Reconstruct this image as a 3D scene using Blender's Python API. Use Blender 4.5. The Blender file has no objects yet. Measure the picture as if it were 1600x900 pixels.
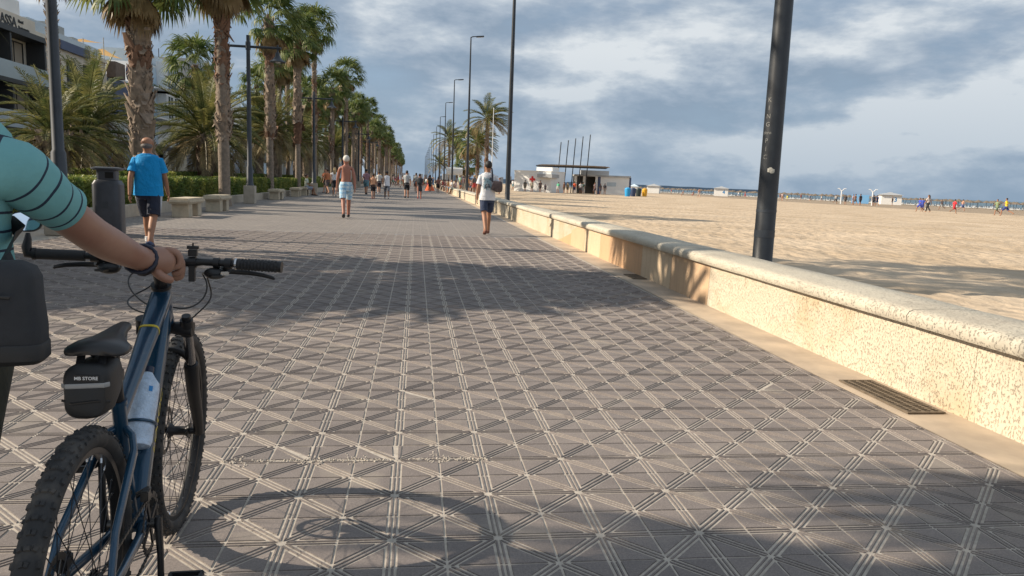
import bpy, bmesh, math, random
from mathutils import Vector, Matrix, noise as mnoise
rnd = random.Random(7)
C = bpy.context.scene
COL = C.collection
PI = math.pi
R = math.radians

# ------------------------------------------------------------------ camera
CAM_H = 1.22
cd = bpy.data.cameras.new('camera'); cam = bpy.data.objects.new('camera', cd); COL.objects.link(cam)
cd.sensor_width = 36.0; cd.lens = 36.0 * 1154 / 1600; cd.clip_start = 0.05; cd.clip_end = 30000
cam.matrix_world = (Matrix.Translation((0, 0, CAM_H)) @ Matrix.Rotation(R(-7.6), 4, 'Z')
                    @ Matrix.Rotation(R(90 - 8.1), 4, 'X') @ Matrix.Rotation(R(2.15), 4, 'Z'))
C.camera = cam
C.view_settings.view_transform = 'Standard'; C.view_settings.look = 'None'
C.view_settings.exposure = 0.45; C.view_settings.gamma = 1
# ------------------------------------------------------------------ sun + sky
SUN = Vector((1, -0.08, -0.605)).normalized()
sl = bpy.data.lights.new('sun', 'SUN'); sl.energy = 5.0; sl.angle = R(0.53); sl.color = (1, .87, .70)
so = bpy.data.objects.new('sun', sl); COL.objects.link(so)
so.rotation_euler = (-SUN).to_track_quat('Z', 'Y').to_euler()
W = bpy.data.worlds.new('World'); C.world = W; W.use_nodes = True
nt = W.node_tree; N = nt.nodes; L = nt.links
for n in list(N): N.remove(n)
def nd(t, **k):
    n = N.new(t)
    for a, b in k.items(): setattr(n, a, b)
    return n
def wm(op, a, b=None, c=None):
    n = nd('ShaderNodeMath', operation=op)
    for i, q in enumerate((a, b, c)):
        if q is None: continue
        if isinstance(q, (int, float)): n.inputs[i].default_value = q
        else: L.new(q, n.inputs[i])
    return n.outputs[0]
out = nd('ShaderNodeOutputWorld'); bg = nd('ShaderNodeBackground'); bg.inputs[1].default_value = 0.1
sky = nd('ShaderNodeTexSky', sky_type='NISHITA'); sky.sun_disc = False
sky.sun_elevation = math.asin(-SUN.z); sky.sun_rotation = math.atan2(-SUN.x, -SUN.y)
sky.air_density = 1.0; sky.dust_density = 1.5; sky.ozone_density = 1.5
tc = nd('ShaderNodeTexCoord'); sp = nd('ShaderNodeSeparateXYZ'); L.new(tc.outputs['Generated'], sp.inputs[0])
zz = wm('ADD', wm('MAXIMUM', sp.outputs[2], 0.0), 0.16)
cx = nd('ShaderNodeCombineXYZ'); zq = wm('ADD', sp.outputs[2], 1.0); L.new(wm('DIVIDE', sp.outputs[0], zq), cx.inputs[0]); L.new(wm('DIVIDE', sp.outputs[1], zq), cx.inputs[1]); L.new(wm('MULTIPLY', sp.outputs[2], 2.1), cx.inputs[2])
def wnoise(scale, det, rough, dist, off):
    m = nd('ShaderNodeMapping'); m.inputs['Location'].default_value = off; L.new(cx.outputs[0], m.inputs[0])
    n = nd('ShaderNodeTexNoise'); n.inputs['Scale'].default_value = scale; n.inputs['Detail'].default_value = det
    n.inputs['Roughness'].default_value = rough; n.inputs['Distortion'].default_value = dist
    L.new(m.outputs[0], n.inputs[0]); return n.outputs[0]
def wramp(fac, stops):
    r = nd('ShaderNodeValToRGB'); e = r.color_ramp.elements
    while len(e) < len(stops): e.new(.5)
    for i, (p, c) in enumerate(stops): e[i].position = p; e[i].color = (*c, 1)
    L.new(fac, r.inputs[0]); return r.outputs[0]
def wmix(f, a, b):
    m = nd('ShaderNodeMix', data_type='RGBA')
    if isinstance(f, float): m.inputs[0].default_value = f
    else: L.new(f, m.inputs[0])
    for i, q in ((6, a), (7, b)):
        if isinstance(q, tuple): m.inputs[i].default_value = (*q, 1)
        else: L.new(q, m.inputs[i])
    return m.outputs[2]
big = wnoise(4.4, 11, .57, .1, (3.1, 1.7, 0)); big2 = wnoise(4.4, 11, .57, .1, (3.1 - .05, 1.7, .07)); lit = wm('MULTIPLY', wm('SUBTRACT', big, big2), 1.0); fine = wnoise(7.5, 10, .58, .2, (8.2, 4.4, 2)); wide = wnoise(1.5, 4, .5, .1, (1.3, 6.0, 5))
mask = wramp(wm('ADD', wm('MULTIPLY', big, .75), wm('MULTIPLY', fine, .25)), [(.30, (0, 0, 0)), (.50, (1, 1, 1))])
shade = wm('ADD', wm('ADD', wm('ADD', wm('MULTIPLY', fine, .22), wm('MULTIPLY', wide, .46)), wm('MULTIPLY', big, .34)), lit)
ccol = wramp(shade, [(.38, (2.0, 2.6, 3.35)), (.47, (2.8, 3.35, 4.05)), (.54, (3.7, 4.2, 4.75)), (.64, (5.6, 5.9, 6.1))])
blue = wmix(.75, sky.outputs[0], (2.2, 3.0, 4.05))
skyc = wmix(wm('MULTIPLY', mask, .9), blue, ccol)
# towards the horizon the deck of cloud thickens into even blue-grey
hz = wramp(sp.outputs[2], [(0.0, (1, 1, 1)), (.17, (0, 0, 0))])
skyc = wmix(wm('MULTIPLY', hz, .6), skyc, (2.0, 2.8, 3.75))
L.new(skyc, bg.inputs[0]); L.new(bg.outputs[0], out.inputs[0])
bn_scale = .76; C.render.engine = 'CYCLES'

# ------------------------------------------------------------------ materials
MATS = {}
def mat(name, col, rough=.6, metal=0, var=None, bump=None, spec=.5, trans=0, world=False, col2=None, extra=None, alpha=None, ior=None, coat=0):
    """var=(scale, amount) brightness noise; bump=(scale, strength, distance); col2 mixes in by a second noise"""
    if name in MATS: return MATS[name]
    m = bpy.data.materials.new(name); m.use_nodes = True; t = m.node_tree; n = t.nodes; l = t.links
    b = n['Principled BSDF']; b.inputs['Base Color'].default_value = (*col, 1); b.inputs['Roughness'].default_value = rough
    b.inputs['Metallic'].default_value = metal; b.inputs['Specular IOR Level'].default_value = spec
    b.inputs['Transmission Weight'].default_value = trans; b.inputs['Coat Weight'].default_value = coat
    if ior: b.inputs['IOR'].default_value = ior
    co = None
    if var or bump or col2 or extra:
        if world: co = n.new('ShaderNodeNewGeometry').outputs['Position']
        else: co = n.new('ShaderNodeTexCoord').outputs['Object']
    cur = None
    def nz(sc, det=5, ro=.6, stretch=None):
        x = n.new('ShaderNodeTexNoise'); x.inputs['Scale'].default_value = sc; x.inputs['Detail'].default_value = det; x.inputs['Roughness'].default_value = ro
        if stretch:
            mp = n.new('ShaderNodeMapping'); mp.inputs['Scale'].default_value = stretch; l.new(co, mp.inputs[0]); l.new(mp.outputs[0], x.inputs[0])
        else: l.new(co, x.inputs[0])
        return x.outputs[0]
    def rp(f, a, b_, ca=(0, 0, 0), cb=(1, 1, 1)):
        r = n.new('ShaderNodeValToRGB'); e = r.color_ramp.elements; e[0].position = a; e[1].position = b_; e[0].color = (*ca, 1); e[1].color = (*cb, 1); l.new(f, r.inputs[0]); return r.outputs[0]
    def mx(f, a, b_, bt='MIX'):
        x = n.new('ShaderNodeMix'); x.data_type = 'RGBA'; x.blend_type = bt
        if isinstance(f, (int, float)): x.inputs[0].default_value = f
        else: l.new(f, x.inputs[0])
        for i, q in ((6, a), (7, b_)):
            if isinstance(q, tuple): x.inputs[i].default_value = (*q, 1)
            else: l.new(q, x.inputs[i])
        return x.outputs[2]
    if col2: cur = mx(rp(nz(col2[1], 4), .42, .6), tuple(col), tuple(col2[0]))
    if var:
        k = rp(nz(var[0]), .25, .75, (1 - var[1],) * 3, (1 + var[1],) * 3)
        cur = mx(1.0, cur if cur is not None else tuple(col), k, 'MULTIPLY')
    if extra: cur = extra(m, n, l, co, nz, rp, mx, cur if cur is not None else tuple(col), b)
    if cur is not None and not isinstance(cur, tuple): l.new(cur, b.inputs['Base Color'])
    if bump:
        bp = n.new('ShaderNodeBump'); bp.inputs['Strength'].default_value = bump[1]; bp.inputs['Distance'].default_value = bump[2]
        l.new(nz(bump[0], 6), bp.inputs['Height'])
        if not b.inputs['Normal'].is_linked: l.new(bp.outputs[0], b.inputs['Normal'])
    MATS[name] = m; return m
def math_node(n, l, op, a, b=None):
    x = n.new('ShaderNodeMath'); x.operation = op
    for i, q in enumerate((a, b)):
        if q is None: continue
        if isinstance(q, (int, float)): x.inputs[i].default_value = q
        else: l.new(q, x.inputs[i])
    return x.outputs[0]

TS = .1825; TX0 = -.061; TY0 = 2.765       # paving tile size and a star node
def pav_extra(groove):
    def f(m, n, l, co, nz, rp, mx, cur, b):
        s = n.new('ShaderNodeSeparateXYZ'); l.new(co, s.inputs[0])
        M_ = lambda op, a, b_=None: math_node(n, l, op, a, b_)
        x = M_('SUBTRACT', s.outputs[0], TX0); y = M_('SUBTRACT', s.outputs[1], TY0)
        # tile to tile tone
        fl = n.new('ShaderNodeCombineXYZ'); l.new(M_('FLOOR', M_('DIVIDE', x, TS * 2)), fl.inputs[0]); l.new(M_('FLOOR', M_('DIVIDE', y, TS)), fl.inputs[1])
        wn = n.new('ShaderNodeTexWhiteNoise'); l.new(fl.outputs[0], wn.inputs[0])
        cur = mx(1.0, cur, rp(wn.outputs[0], 0, 1, (.88, .87, .87), (1.1, 1.08, 1.06)), 'MULTIPLY')
        # fine aggregate speckle and long soft stains
        cur = mx(rp(nz(420, 2), .60, .72), cur, (.36, .33, .30)); cur = mx(1.0, cur, rp(nz(120, 3, .8), .35, .65, (.80, .80, .80), (1.22, 1.2, 1.18)), 'MULTIPLY')
        cur = mx(rp(nz(.55, 5), .35, .7), cur, mx(1.0, cur, (.80, .79, .80), 'MULTIPLY'))
        cur = mx(M_('MULTIPLY', rp(nz(2.3, 6), .57, .66), .35), cur, (.33, .29, .24))
        if groove:
            a = n.new('ShaderNodeMath'); a.operation = 'PINGPONG'; l.new(x, a.inputs[0]); a.inputs[1].default_value = TS; a = a.outputs[0]
            c = n.new('ShaderNodeMath'); c.operation = 'PINGPONG'; l.new(y, c.inputs[0]); c.inputs[1].default_value = TS; c = c.outputs[0]
            mn = M_('MINIMUM', a, c); mxx = M_('MAXIMUM', a, c); dg = M_('MULTIPLY', M_('ABSOLUTE', M_('SUBTRACT', a, c)), .7071)
            def near(v, c0, w): return M_('LESS_THAN', M_('ABSOLUTE', M_('SUBTRACT', v, c0)), w)
            g = M_('MAXIMUM', M_('LESS_THAN', mn, .0042), M_('GREATER_THAN', mxx, TS - .0042))
            g = M_('MAXIMUM', g, M_('MULTIPLY', near(mn, .0176, .005), M_('GREATER_THAN', dg, .019)))
            dd = M_('MAXIMUM', M_('LESS_THAN', dg, .0045), near(dg, .0176, .005))
            g = M_('MAXIMUM', g, M_('MULTIPLY', dd, M_('GREATER_THAN', mn, .0215)))
            cur = mx(M_('MULTIPLY', g, .65), cur, (.33, .30, .26))
        return cur
    return f
m_pav = mat('paving_concrete', (.200, .177, .167), .78, var=(9, .12), world=True, bump=(260, .35, .002), extra=pav_extra(False))
m_pavf = mat('paving_concrete_grooved', (.172, .156, .149), .78, var=(9, .12), world=True, extra=pav_extra(True))
m_mort = mat('paving_groove', (.43, .385, .33), .9, var=(30, .25), world=True, bump=(300, .4, .002))
m_gut = mat('gutter_stone', (.48, .385, .285), .7, var=(3.5, .14), world=True, bump=(150, .25, .002), col2=((.37, .30, .23), 1.7))
def sand_extra(m, n, l, co, nz, rp, mx, cur, b):
    s = n.new('ShaderNodeSeparateXYZ'); l.new(co, s.inputs[0])
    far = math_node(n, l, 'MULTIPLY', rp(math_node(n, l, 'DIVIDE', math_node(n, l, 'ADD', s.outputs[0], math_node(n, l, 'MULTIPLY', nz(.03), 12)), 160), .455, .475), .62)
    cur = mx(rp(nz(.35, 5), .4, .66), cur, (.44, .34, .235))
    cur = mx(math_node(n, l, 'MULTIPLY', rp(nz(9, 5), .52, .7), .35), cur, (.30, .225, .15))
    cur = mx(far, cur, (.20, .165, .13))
    h = n.new('ShaderNodeMath'); h.operation = 'ADD'
    v = n.new('ShaderNodeTexVoronoi'); v.feature = 'SMOOTH_F1'; v.inputs['Scale'].default_value = 3.6; v.inputs['Smoothness'].default_value = .6; 
    mp = n.new('ShaderNodeMapping'); mp.inputs['Scale'].default_value = (1.2, .8, 1); l.new(co, mp.inputs[0]); l.new(mp.outputs[0], v.inputs[0])
    l.new(v.outputs[0], h.inputs[0]); l.new(nz(5, 6), h.inputs[1])
    bp = n.new('ShaderNodeBump'); bp.inputs['Strength'].default_value = .6; bp.inputs['Distance'].default_value = .09; l.new(h.outputs[0], bp.inputs['Height']); l.new(bp.outputs[0], b.inputs['Normal'])
    return cur
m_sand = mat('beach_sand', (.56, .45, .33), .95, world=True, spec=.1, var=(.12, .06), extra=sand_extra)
m_soil = mat('planting_soil', (.10, .08, .055), .95, var=(3, .3), world=True, bump=(8, .6, .05))
m_slab = mat('plain_pale_paving', (.33, .30, .26), .8, var=(2, .12), world=True)
m_sea = mat('sea_water', (.10, .16, .21), .6, spec=.3, world=True, bump=(.6, .5, .3))
def pits(scale, lo, hi, dark, stain=None, vor=True, dist=.012, strg=.9, panel=0):
    def f(m, n, l, co, nz, rp, mx, cur, b):
        a = nz(scale, 4, .55, (1, 1, .55)); k = rp(a, lo, hi, (1, 1, 1), (0, 0, 0))
        if panel:
            s = n.new('ShaderNodeSeparateXYZ'); l.new(co, s.inputs[0])
            fy = math_node(n, l, 'FLOOR', math_node(n, l, 'DIVIDE', math_node(n, l, 'SUBTRACT', s.outputs[1], 7.45), panel))
            wn = n.new('ShaderNodeTexWhiteNoise'); wn.noise_dimensions = '1D'; l.new(fy, wn.inputs['W'])
            cur = mx(rp(wn.outputs[0], .25, .95), cur, (.55, .33, .18))
            cur = mx(math_node(n, l, 'MULTIPLY', rp(nz(4, 6, .7, (1, 5, .7)), .5, .72), .5), cur, (.36, .23, .14))
        if stain: cur = mx(rp(nz(stain[1], 6, .65), .48, .68), cur, stain[0])
        cur = mx(math_node(n, l, 'MULTIPLY', k, dark[1]), cur, dark[0])
        bp = n.new('ShaderNodeBump'); bp.inputs['Strength'].default_value = strg; bp.inputs['Distance'].default_value = dist
        l.new(math_node(n, l, 'ADD', rp(a, lo, hi), math_node(n, l, 'MULTIPLY', nz(scale * .35, 5), .8)), bp.inputs['Height']); l.new(bp.outputs[0], b.inputs['Normal'])
        return cur
    return f
m_wall1 = mat('pitted_limestone', (.57, .50, .385), .85, world=True, extra=pits(95, .35, .44, ((.36, .28, .18), .3), ((.50, .39, .25), 1.5), dist=.009, strg=.8))
m_wall2 = mat('sawn_sandstone', (.60, .46, .31), .8, world=True, extra=pits(60, .35, .42, ((.42, .30, .2), .5), None, dist=.003, strg=.4, panel=1.22))
m_cop = mat('coping_stone', (.56, .51, .41), .85, world=True, extra=pits(85, .37, .44, ((.28, .25, .20), .6), ((.45, .40, .32), 1.3), dist=.006))
m_black = mat('black_paint', (.022, .026, .032), .42, var=(6, .35), bump=(40, .1, .002))
m_lamp = mat('charcoal_metal', (.035, .043, .055), .45, var=(3, .3))
m_lens = mat('lamp_lens', (.5, .5, .48), .25)
m_plinth = mat('plinth_concrete', (.42, .37, .30), .85, var=(5, .15), bump=(60, .3, .004))
m_bench = mat('bench_stone', (.50, .43, .32), .85, var=(7, .18), bump=(45, .4, .006))
m_trunk = mat('palm_bark', (.23, .185, .145), .92, var=(9, .35), bump=(22, .9, .03))
m_boot = mat('palm_leaf_base', (.26, .20, .15), .9, var=(5, .45), bump=(30, .5, .01))
m_boot2 = mat('palm_leaf_base_red', (.17, .095, .06), .9, var=(5, .4), bump=(30, .5, .01))
def leafmat(name, c1, c2, tr=.35):
    m = bpy.data.materials.new(name); m.use_nodes = True; n = m.node_tree.nodes; l = m.node_tree.links
    b = n['Principled BSDF']; b.inputs['Roughness'].default_value = .5; b.inputs['Specular IOR Level'].default_value = .35
    co = n.new('ShaderNodeTexCoord'); x = n.new('ShaderNodeTexNoise'); x.inputs['Scale'].default_value = 1.6; x.inputs['Detail'].default_value = 4; l.new(co.outputs['Object'], x.inputs[0])
    r = n.new('ShaderNodeValToRGB'); e = r.color_ramp.elements; e[0].position = .4; e[1].position = .62; e[0].color = (*c1, 1); e[1].color = (*c2, 1); l.new(x.outputs[0], r.inputs[0])
    l.new(r.outputs[0], b.inputs['Base Color'])
    t = n.new('ShaderNodeBsdfTranslucent'); l.new(r.outputs[0], t.inputs[0]); mixn = n.new('ShaderNodeMixShader'); mixn.inputs[0].default_value = tr
    l.new(b.outputs[0], mixn.inputs[1]); l.new(t.outputs[0], mixn.inputs[2]); l.new(mixn.outputs[0], n['Material Output'].inputs[0])
    return m
m_fan = leafmat('fan_palm_leaf', (.07, .115, .03), (.20, .225, .07)); m_dead = leafmat('dry_palm_leaf', (.20, .135, .06), (.33, .24, .12), .25)
m_pin = leafmat('date_palm_leaf', (.07, .095, .03), (.24, .22, .07)); m_pin2 = leafmat('dusty_palm_leaf', (.16, .13, .06), (.38, .30, .16), .25)
m_hedge = leafmat('hedge_leaf', (.09, .14, .025), (.27, .28, .06), .4)
m_shade_core = mat('hedge_shade_core', (.03, .035, .015), .95)  # dark colour for the shade deep inside the hedge

# ------------------------------------------------------------------ mesh builder
class MB:
    def __init__(s): s.v = []; s.f = []; s.m = []; s.uv = []
    def add(s, vs, fs, mi=0, uv=None):
        o = len(s.v); s.v += [tuple(p) for p in vs]; s.f += [tuple(i + o for i in q) for q in fs]; s.m += [mi] * len(fs)
        s.uv += (list(uv) if uv else [(0, 0)] * len(vs)); return s
    def box(s, c, d, rz=0, mi=0, mat_=None, taper=1.0):
        x, y, z = d[0] / 2, d[1] / 2, d[2] / 2; vs = []
        for k, t in ((-1, 1), (1, taper)):
            for i, j in ((-1, -1), (1, -1), (1, 1), (-1, 1)): vs.append(Vector((i * x * t, j * y * t, k * z)))
        Mx = Matrix.Translation(c) @ (mat_ if mat_ is not None else Matrix.Rotation(rz, 4, 'Z'))
        return s.add([Mx @ v for v in vs], [(0, 3, 2, 1), (4, 5, 6, 7), (0, 1, 5, 4), (1, 2, 6, 5), (2, 3, 7, 6), (3, 0, 4, 7)], mi)
    def b2(s, x0, x1, y0, y1, z0, z1, mi=0): return s.box(((x0 + x1) / 2, (y0 + y1) / 2, (z0 + z1) / 2), (x1 - x0, y1 - y0, z1 - z0), mi=mi)
    def tube(s, pts, rad, n=10, cap=True, ref=None, mi=0, closed=False, sq=2.0, ph=0):
        """loft of (a, b) ellipses along pts; ref is the direction of the a axis; sq is the superellipse power"""
        P = [Vector(p) for p in pts]; m = len(P)
        if not isinstance(rad, (list,)): rad = [rad] * m
        rad = [(r, r) if not isinstance(r, tuple) else r for r in rad]
        T = []
        for i in range(m):
            a = P[(i - 1) % m] if (closed or i > 0) else P[i]; b = P[(i + 1) % m] if (closed or i < m - 1) else P[i]
            T.append((b - a).normalized() if (b - a).length > 1e-9 else Vector((0, 0, 1)))
        A = Vector(ref) if ref is not None else (Vector((0, 0, 1)) if abs(T[0].z) < .9 else Vector((1, 0, 0)))
        vs = []; uv = []; d = 0
        for i in range(m):
            t = T[i]
            if ref is not None: A = Vector(ref)
            A = A - t * A.dot(t)
            if A.length < 1e-6: A = t.orthogonal()
            A.normalize(); B = t.cross(A)
            if i: d += (P[i] - P[i - 1]).length
            for k in range(n):
                an = 2 * PI * k / n + ph; c, q = math.cos(an), math.sin(an)
                if sq != 2: c = math.copysign(abs(c) ** (2 / sq), c); q = math.copysign(abs(q) ** (2 / sq), q)
                vs.append(P[i] + A * (rad[i][0] * c) + B * (rad[i][1] * q)); uv.append((k / n, d))
        fs = []
        for i in range(m if closed else m - 1):
            j = (i + 1) % m
            for k in range(n): fs.append((i * n + k, i * n + (k + 1) % n, j * n + (k + 1) % n, j * n + k))
        if cap and not closed: fs.append(tuple(range(n))[::-1]); fs.append(tuple((m - 1) * n + k for k in range(n)))
        return s.add(vs, fs, mi, uv)
    def ball(s, c, r, n=10, m=7, mi=0, rot=None):
        r = r if isinstance(r, tuple) else (r, r, r); vs = [Vector((0, 0, -r[2]))]
        for i in range(1, m):
            a = -PI / 2 + PI * i / m
            for k in range(n): vs.append(Vector((r[0] * math.cos(a) * math.cos(2 * PI * k / n), r[1] * math.cos(a) * math.sin(2 * PI * k / n), r[2] * math.sin(a))))
        vs.append(Vector((0, 0, r[2]))); fs = [(0, 1 + (k + 1) % n, 1 + k) for k in range(n)]
        for i in range(m - 2):
            for k in range(n): fs.append((1 + i * n + k, 1 + i * n + (k + 1) % n, 1 + (i + 1) * n + (k + 1) % n, 1 + (i + 1) * n + k))
        e = len(vs) - 1; fs += [(e, 1 + (m - 2) * n + k, 1 + (m - 2) * n + (k + 1) % n) for k in range(n)]
        if rot is not None: vs = [rot @ v for v in vs]
        return s.add([Vector(c) + v for v in vs], fs, mi)
    def mesh(s, name, mats, smooth=False, bevel=0, jitter=0, angle=35):
        me = bpy.data.meshes.new(name)
        vs = s.v
        if jitter: vs = [tuple(Vector(p) + Vector(mnoise.noise_vector(Vector(p) * jitter[0])) * jitter[1]) for p in vs]
        me.from_pydata(vs, [], s.f)
        for m in (mats if isinstance(mats, (list, tuple)) else [mats]): me.materials.append(m)
        me.polygons.foreach_set('material_index', s.m)
        u = me.uv_layers.new(name='UVMap')
        lv = [0] * len(me.loops); me.loops.foreach_get('vertex_index', lv); fl = []
        for i in lv: fl += s.uv[i]
        u.data.foreach_set('uv', fl)
        if bevel:
            bm = bmesh.new(); bm.from_mesh(me); bmesh.ops.remove_doubles(bm, verts=bm.verts, dist=1e-5)
            bmesh.ops.bevel(bm, geom=[e for e in bm.edges if e.is_manifold and e.calc_face_angle(0) > .6], offset=bevel, segments=2, affect='EDGES', clamp_overlap=True)
            bm.to_mesh(me); bm.free()
        if smooth:
            me.polygons.foreach_set('use_smooth', [True] * len(me.polygons))
            if angle: me.set_sharp_from_angle(angle=R(angle))
        me.update(); return me
    def build(s, name, mats, parent=None, smooth=False, bevel=0, jitter=0, angle=35, **kw):
        o = bpy.data.objects.new(name, s.mesh(name, mats, smooth, bevel, jitter, angle)); COL.objects.link(o)
        if parent: o.parent = parent
        if kw: tag(o, **kw)
        return o
def tag(o, label=None, cat=None, group=None, kind=None):
    for k, v in (('label', label), ('category', cat), ('group', group), ('kind', kind)):
        if v: o[k] = v
    return o
def empty(name, loc=(0, 0, 0), rz=0, **kw):
    o = bpy.data.objects.new(name, None); COL.objects.link(o); o.location = loc; o.rotation_euler = (0, 0, rz); o.empty_display_size = .2
    return tag(o, **kw)
def kids(o): return KD.get(o.name, [])
def copy_tree(o, loc=None, rz=None, sc=None, label=None, parent=None):
    c = o.copy(); COL.objects.link(c); c.parent = parent
    for ch in list(o.children): copy_tree(ch, parent=c)
    if loc is not None: c.location = loc
    if rz is not None: c.rotation_euler = (0, 0, rz)
    if sc is not None: c.scale = sc if isinstance(sc, tuple) else (sc,) * 3
    if label: c['label'] = label
    return c
def text_mb(txt, size, extrude=.002, bold=False, shear=0, align='CENTER', spacing=1.0):
    cu = bpy.data.curves.new('lettering', 'FONT'); cu.body = txt; cu.size = size; cu.extrude = extrude; cu.align_x = align; cu.align_y = 'CENTER'; cu.resolution_u = 3; cu.shear = shear
    cu.space_character = spacing
    if bold: cu.offset = size * .02
    o = bpy.data.objects.new('lettering', cu); COL.objects.link(o); dg = bpy.context.evaluated_depsgraph_get()
    me = bpy.data.meshes.new_from_object(o.evaluated_get(dg)); mb = MB(); mb.add([v.co.copy() for v in me.vertices], [tuple(p.vertices) for p in me.polygons])
    bpy.data.objects.remove(o); bpy.data.meshes.remove(me); return mb
def skin(verts, edges, radii, sub=1):
    me = bpy.data.meshes.new('skin'); me.from_pydata([tuple(v) for v in verts], edges, [])
    o = bpy.data.objects.new('skin', me); COL.objects.link(o); md = o.modifiers.new('skin', 'SKIN'); md.use_smooth_shade = True
    for i, r in enumerate(radii):
        d = me.skin_vertices[0].data[i]; d.radius = r if isinstance(r, tuple) else (r, r); d.use_root = (i == 0)
    s2 = o.modifiers.new('sub', 'SUBSURF'); s2.levels = sub; s2.render_levels = sub
    dg = bpy.context.evaluated_depsgraph_get(); r = bpy.data.meshes.new_from_object(o.evaluated_get(dg))
    vs = [v.co.copy() for v in r.vertices]; fs = [tuple(p.vertices) for p in r.polygons]
    bpy.data.objects.remove(o); bpy.data.meshes.remove(r); bpy.data.meshes.remove(me); return vs, fs

# ================================================================== SETTING
def woff(y): return .12 * (1 - math.exp(-max(y - 5, 0) / 12))
def sandz(x): return .15 - .008 * (x - 4)
# ground of the promenade: groove bed near, flat sheet beyond
YN = 13.0 + 0.0
ytile = lambda j: TY0 + j * TS
JN = int((16.5 - TY0) / TS); YF = ytile(JN)
g = MB()
g.add([(-14, -12, -.0037), (2.9, -12, -.0037), (2.9, YF, -.0037), (-14, YF, -.0037)], [(0, 1, 2, 3)], 0)
ys = [YF, 20, 40, 80, 160, 320, 700]; L_ = []
for y in ys: L_ += [(-14, y, 0), (2.72 + woff(y), y, 0)]
g.add(L_, [(2 * i, 2 * i + 1, 2 * i + 3, 2 * i + 2) for i in range(len(ys) - 1)], 1)
g.build('promenade_ground', [m_mort, m_pavf], kind='structure')
def clip(cons, off):
    P = [(-1, -1), (1, -1), (1, 1), (-1, 1)]
    for a, b, c in cons:                      # a*x + b*y >= c
        c += off * math.hypot(a, b); Q = []
        for i in range(len(P)):
            p, q = P[i], P[(i + 1) % len(P)]; dp = a * p[0] + b * p[1] - c; dq = a * q[0] + b * q[1] - c
            if dp >= 0: Q.append(p)
            if (dp >= 0) != (dq >= 0): t = dp / (dp - dq); Q.append((p[0] + t * (q[0] - p[0]), p[1] + t * (q[1] - p[1])))
        P = Q
        if not P: return []
    return P
r2 = math.sqrt(2); w = .0040; tb = math.tan(PI / 8); half = [[(0, 1, .0225), (1, -1, .0225 * r2), (-1, 0, -(TS - w))],
     [(0, 1, w), (0, -1, -.0127), (tb, -1, .0013), (-1, 0, -(TS - w))],
     [(1, -1, .0044 * r2), (-1, 1, -.0127 * r2), (-tb, 1, .0013), (-1, 0, -(TS - w))]]
plates = []
for k, cons in enumerate(half):
    for sw in (0, 1):
        cc = [((b, a, c) if sw else (a, b, c)) for a, b, c in cons]
        bt, tp = clip(cc, 0), clip(cc, .0013)
        if sw: pass
        plates.append((k, bt, tp))
pm = MB(); V = []; F = []
i0 = int((-6.2 - TX0) / TS); i1 = int((2.72 - TX0) / TS) + 1; j0 = int((1.45 - TY0) / TS) - 1
for i in range(i0, i1):
    for j in range(j0, JN):
        ox = TX0 + i * TS; oy = TY0 + j * TS; fx = i % 2; fy = j % 2
        if ox < -.62 * (oy + 1.6) - .35: continue
        if ox > 2.2 + .1 and ox + TS > 2.74: pass
        tz = rnd.uniform(-.0005, .0005); tx, ty = rnd.uniform(-.004, .004), rnd.uniform(-.004, .004)
        broken = (-.78 < ox < .12 and 3.0 < oy < 3.2) or rnd.random() < .004
        for k, bt, tp in plates:
            if broken and k and rnd.random() < .22: continue
            n = len(bt)
            if n != len(tp) or n < 3: continue
            o = len(V)
            for P_, zb in ((bt, -.0045), (tp, 0)):
                for (a, b) in P_:
                    jx = rnd.uniform(-.006, .006) if (broken and zb == 0) else 0; 
                    X = ox + (TS - a if fx else a); Y = oy + (TS - b if fy else b)
                    V.append((min(X + jx, 2.716), Y + jx, (zb + (tz + tx * (a - .09) + ty * (b - .09) if zb == 0 else 0))))
            flip = (fx + fy) % 2
            top = tuple(o + n + q for q in range(n)); sd = [(o + q, o + (q + 1) % n, o + n + (q + 1) % n, o + n + q) for q in range(n)]
            F.append(top); F += sd
pm.add(V, F)
po = pm.build('promenade_paving', m_pav, kind='structure')
bm = bmesh.new(); bm.from_mesh(po.data); bmesh.ops.recalc_face_normals(bm, faces=bm.faces); bm.to_mesh(po.data); bm.free()
# gutter strip of pale slabs
ys = [-12 + 1.0 * k for k in range(60)] + [48 + 12 * k for k in range(55)]
gu = MB(); V = []
for y in ys: V += [(2.715 + woff(y), y, .004), (3.2 + woff(y), y, .004)]
gu.add(V, [(2 * i, 2 * i + 1, 2 * i + 3, 2 * i + 2) for i in range(len(ys) - 1)])
gu.build('gutter_strip', m_gut, kind='structure')
# sand: one uneven sheet, fine near the wall
sx = [3.4 + .11 * k for k in range(150)]; 
while sx[-1] < 260: sx.append(sx[-1] + max(.11, (sx[-1] - 14) * .05))
sy = [-6 + .125 * k for k in range(240)]
while sy[-1] < 6000: sy.append(sy[-1] + max(.125, (sy[-1] - 18) * .05))
sm = MB(); V = []
def foot(x, y):
    d, p = mnoise.voronoi(Vector((x * 2.1, y * 1.5, 0)))[0:2]; d0 = d[0]
    return -.035 * max(0, 1 - (d0 / .42) ** 2) + .012 * mnoise.noise(Vector((x * 3.5, y * 3.5, 1))) + .03 * mnoise.noise(Vector((x * .7, y * .7, 4)))
for y in sy:
    for x in sx:
        fine_ = max(0, 1 - max(x - 18, 0) / 6) * max(0, 1 - max(y - 22, 0) / 8)
        V.append((x, y, sandz(x) + (foot(x, y) * fine_ if x > 3.7 and fine_ else 0) + .05 * mnoise.noise(Vector((x * .12, y * .12, 0)))))
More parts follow.
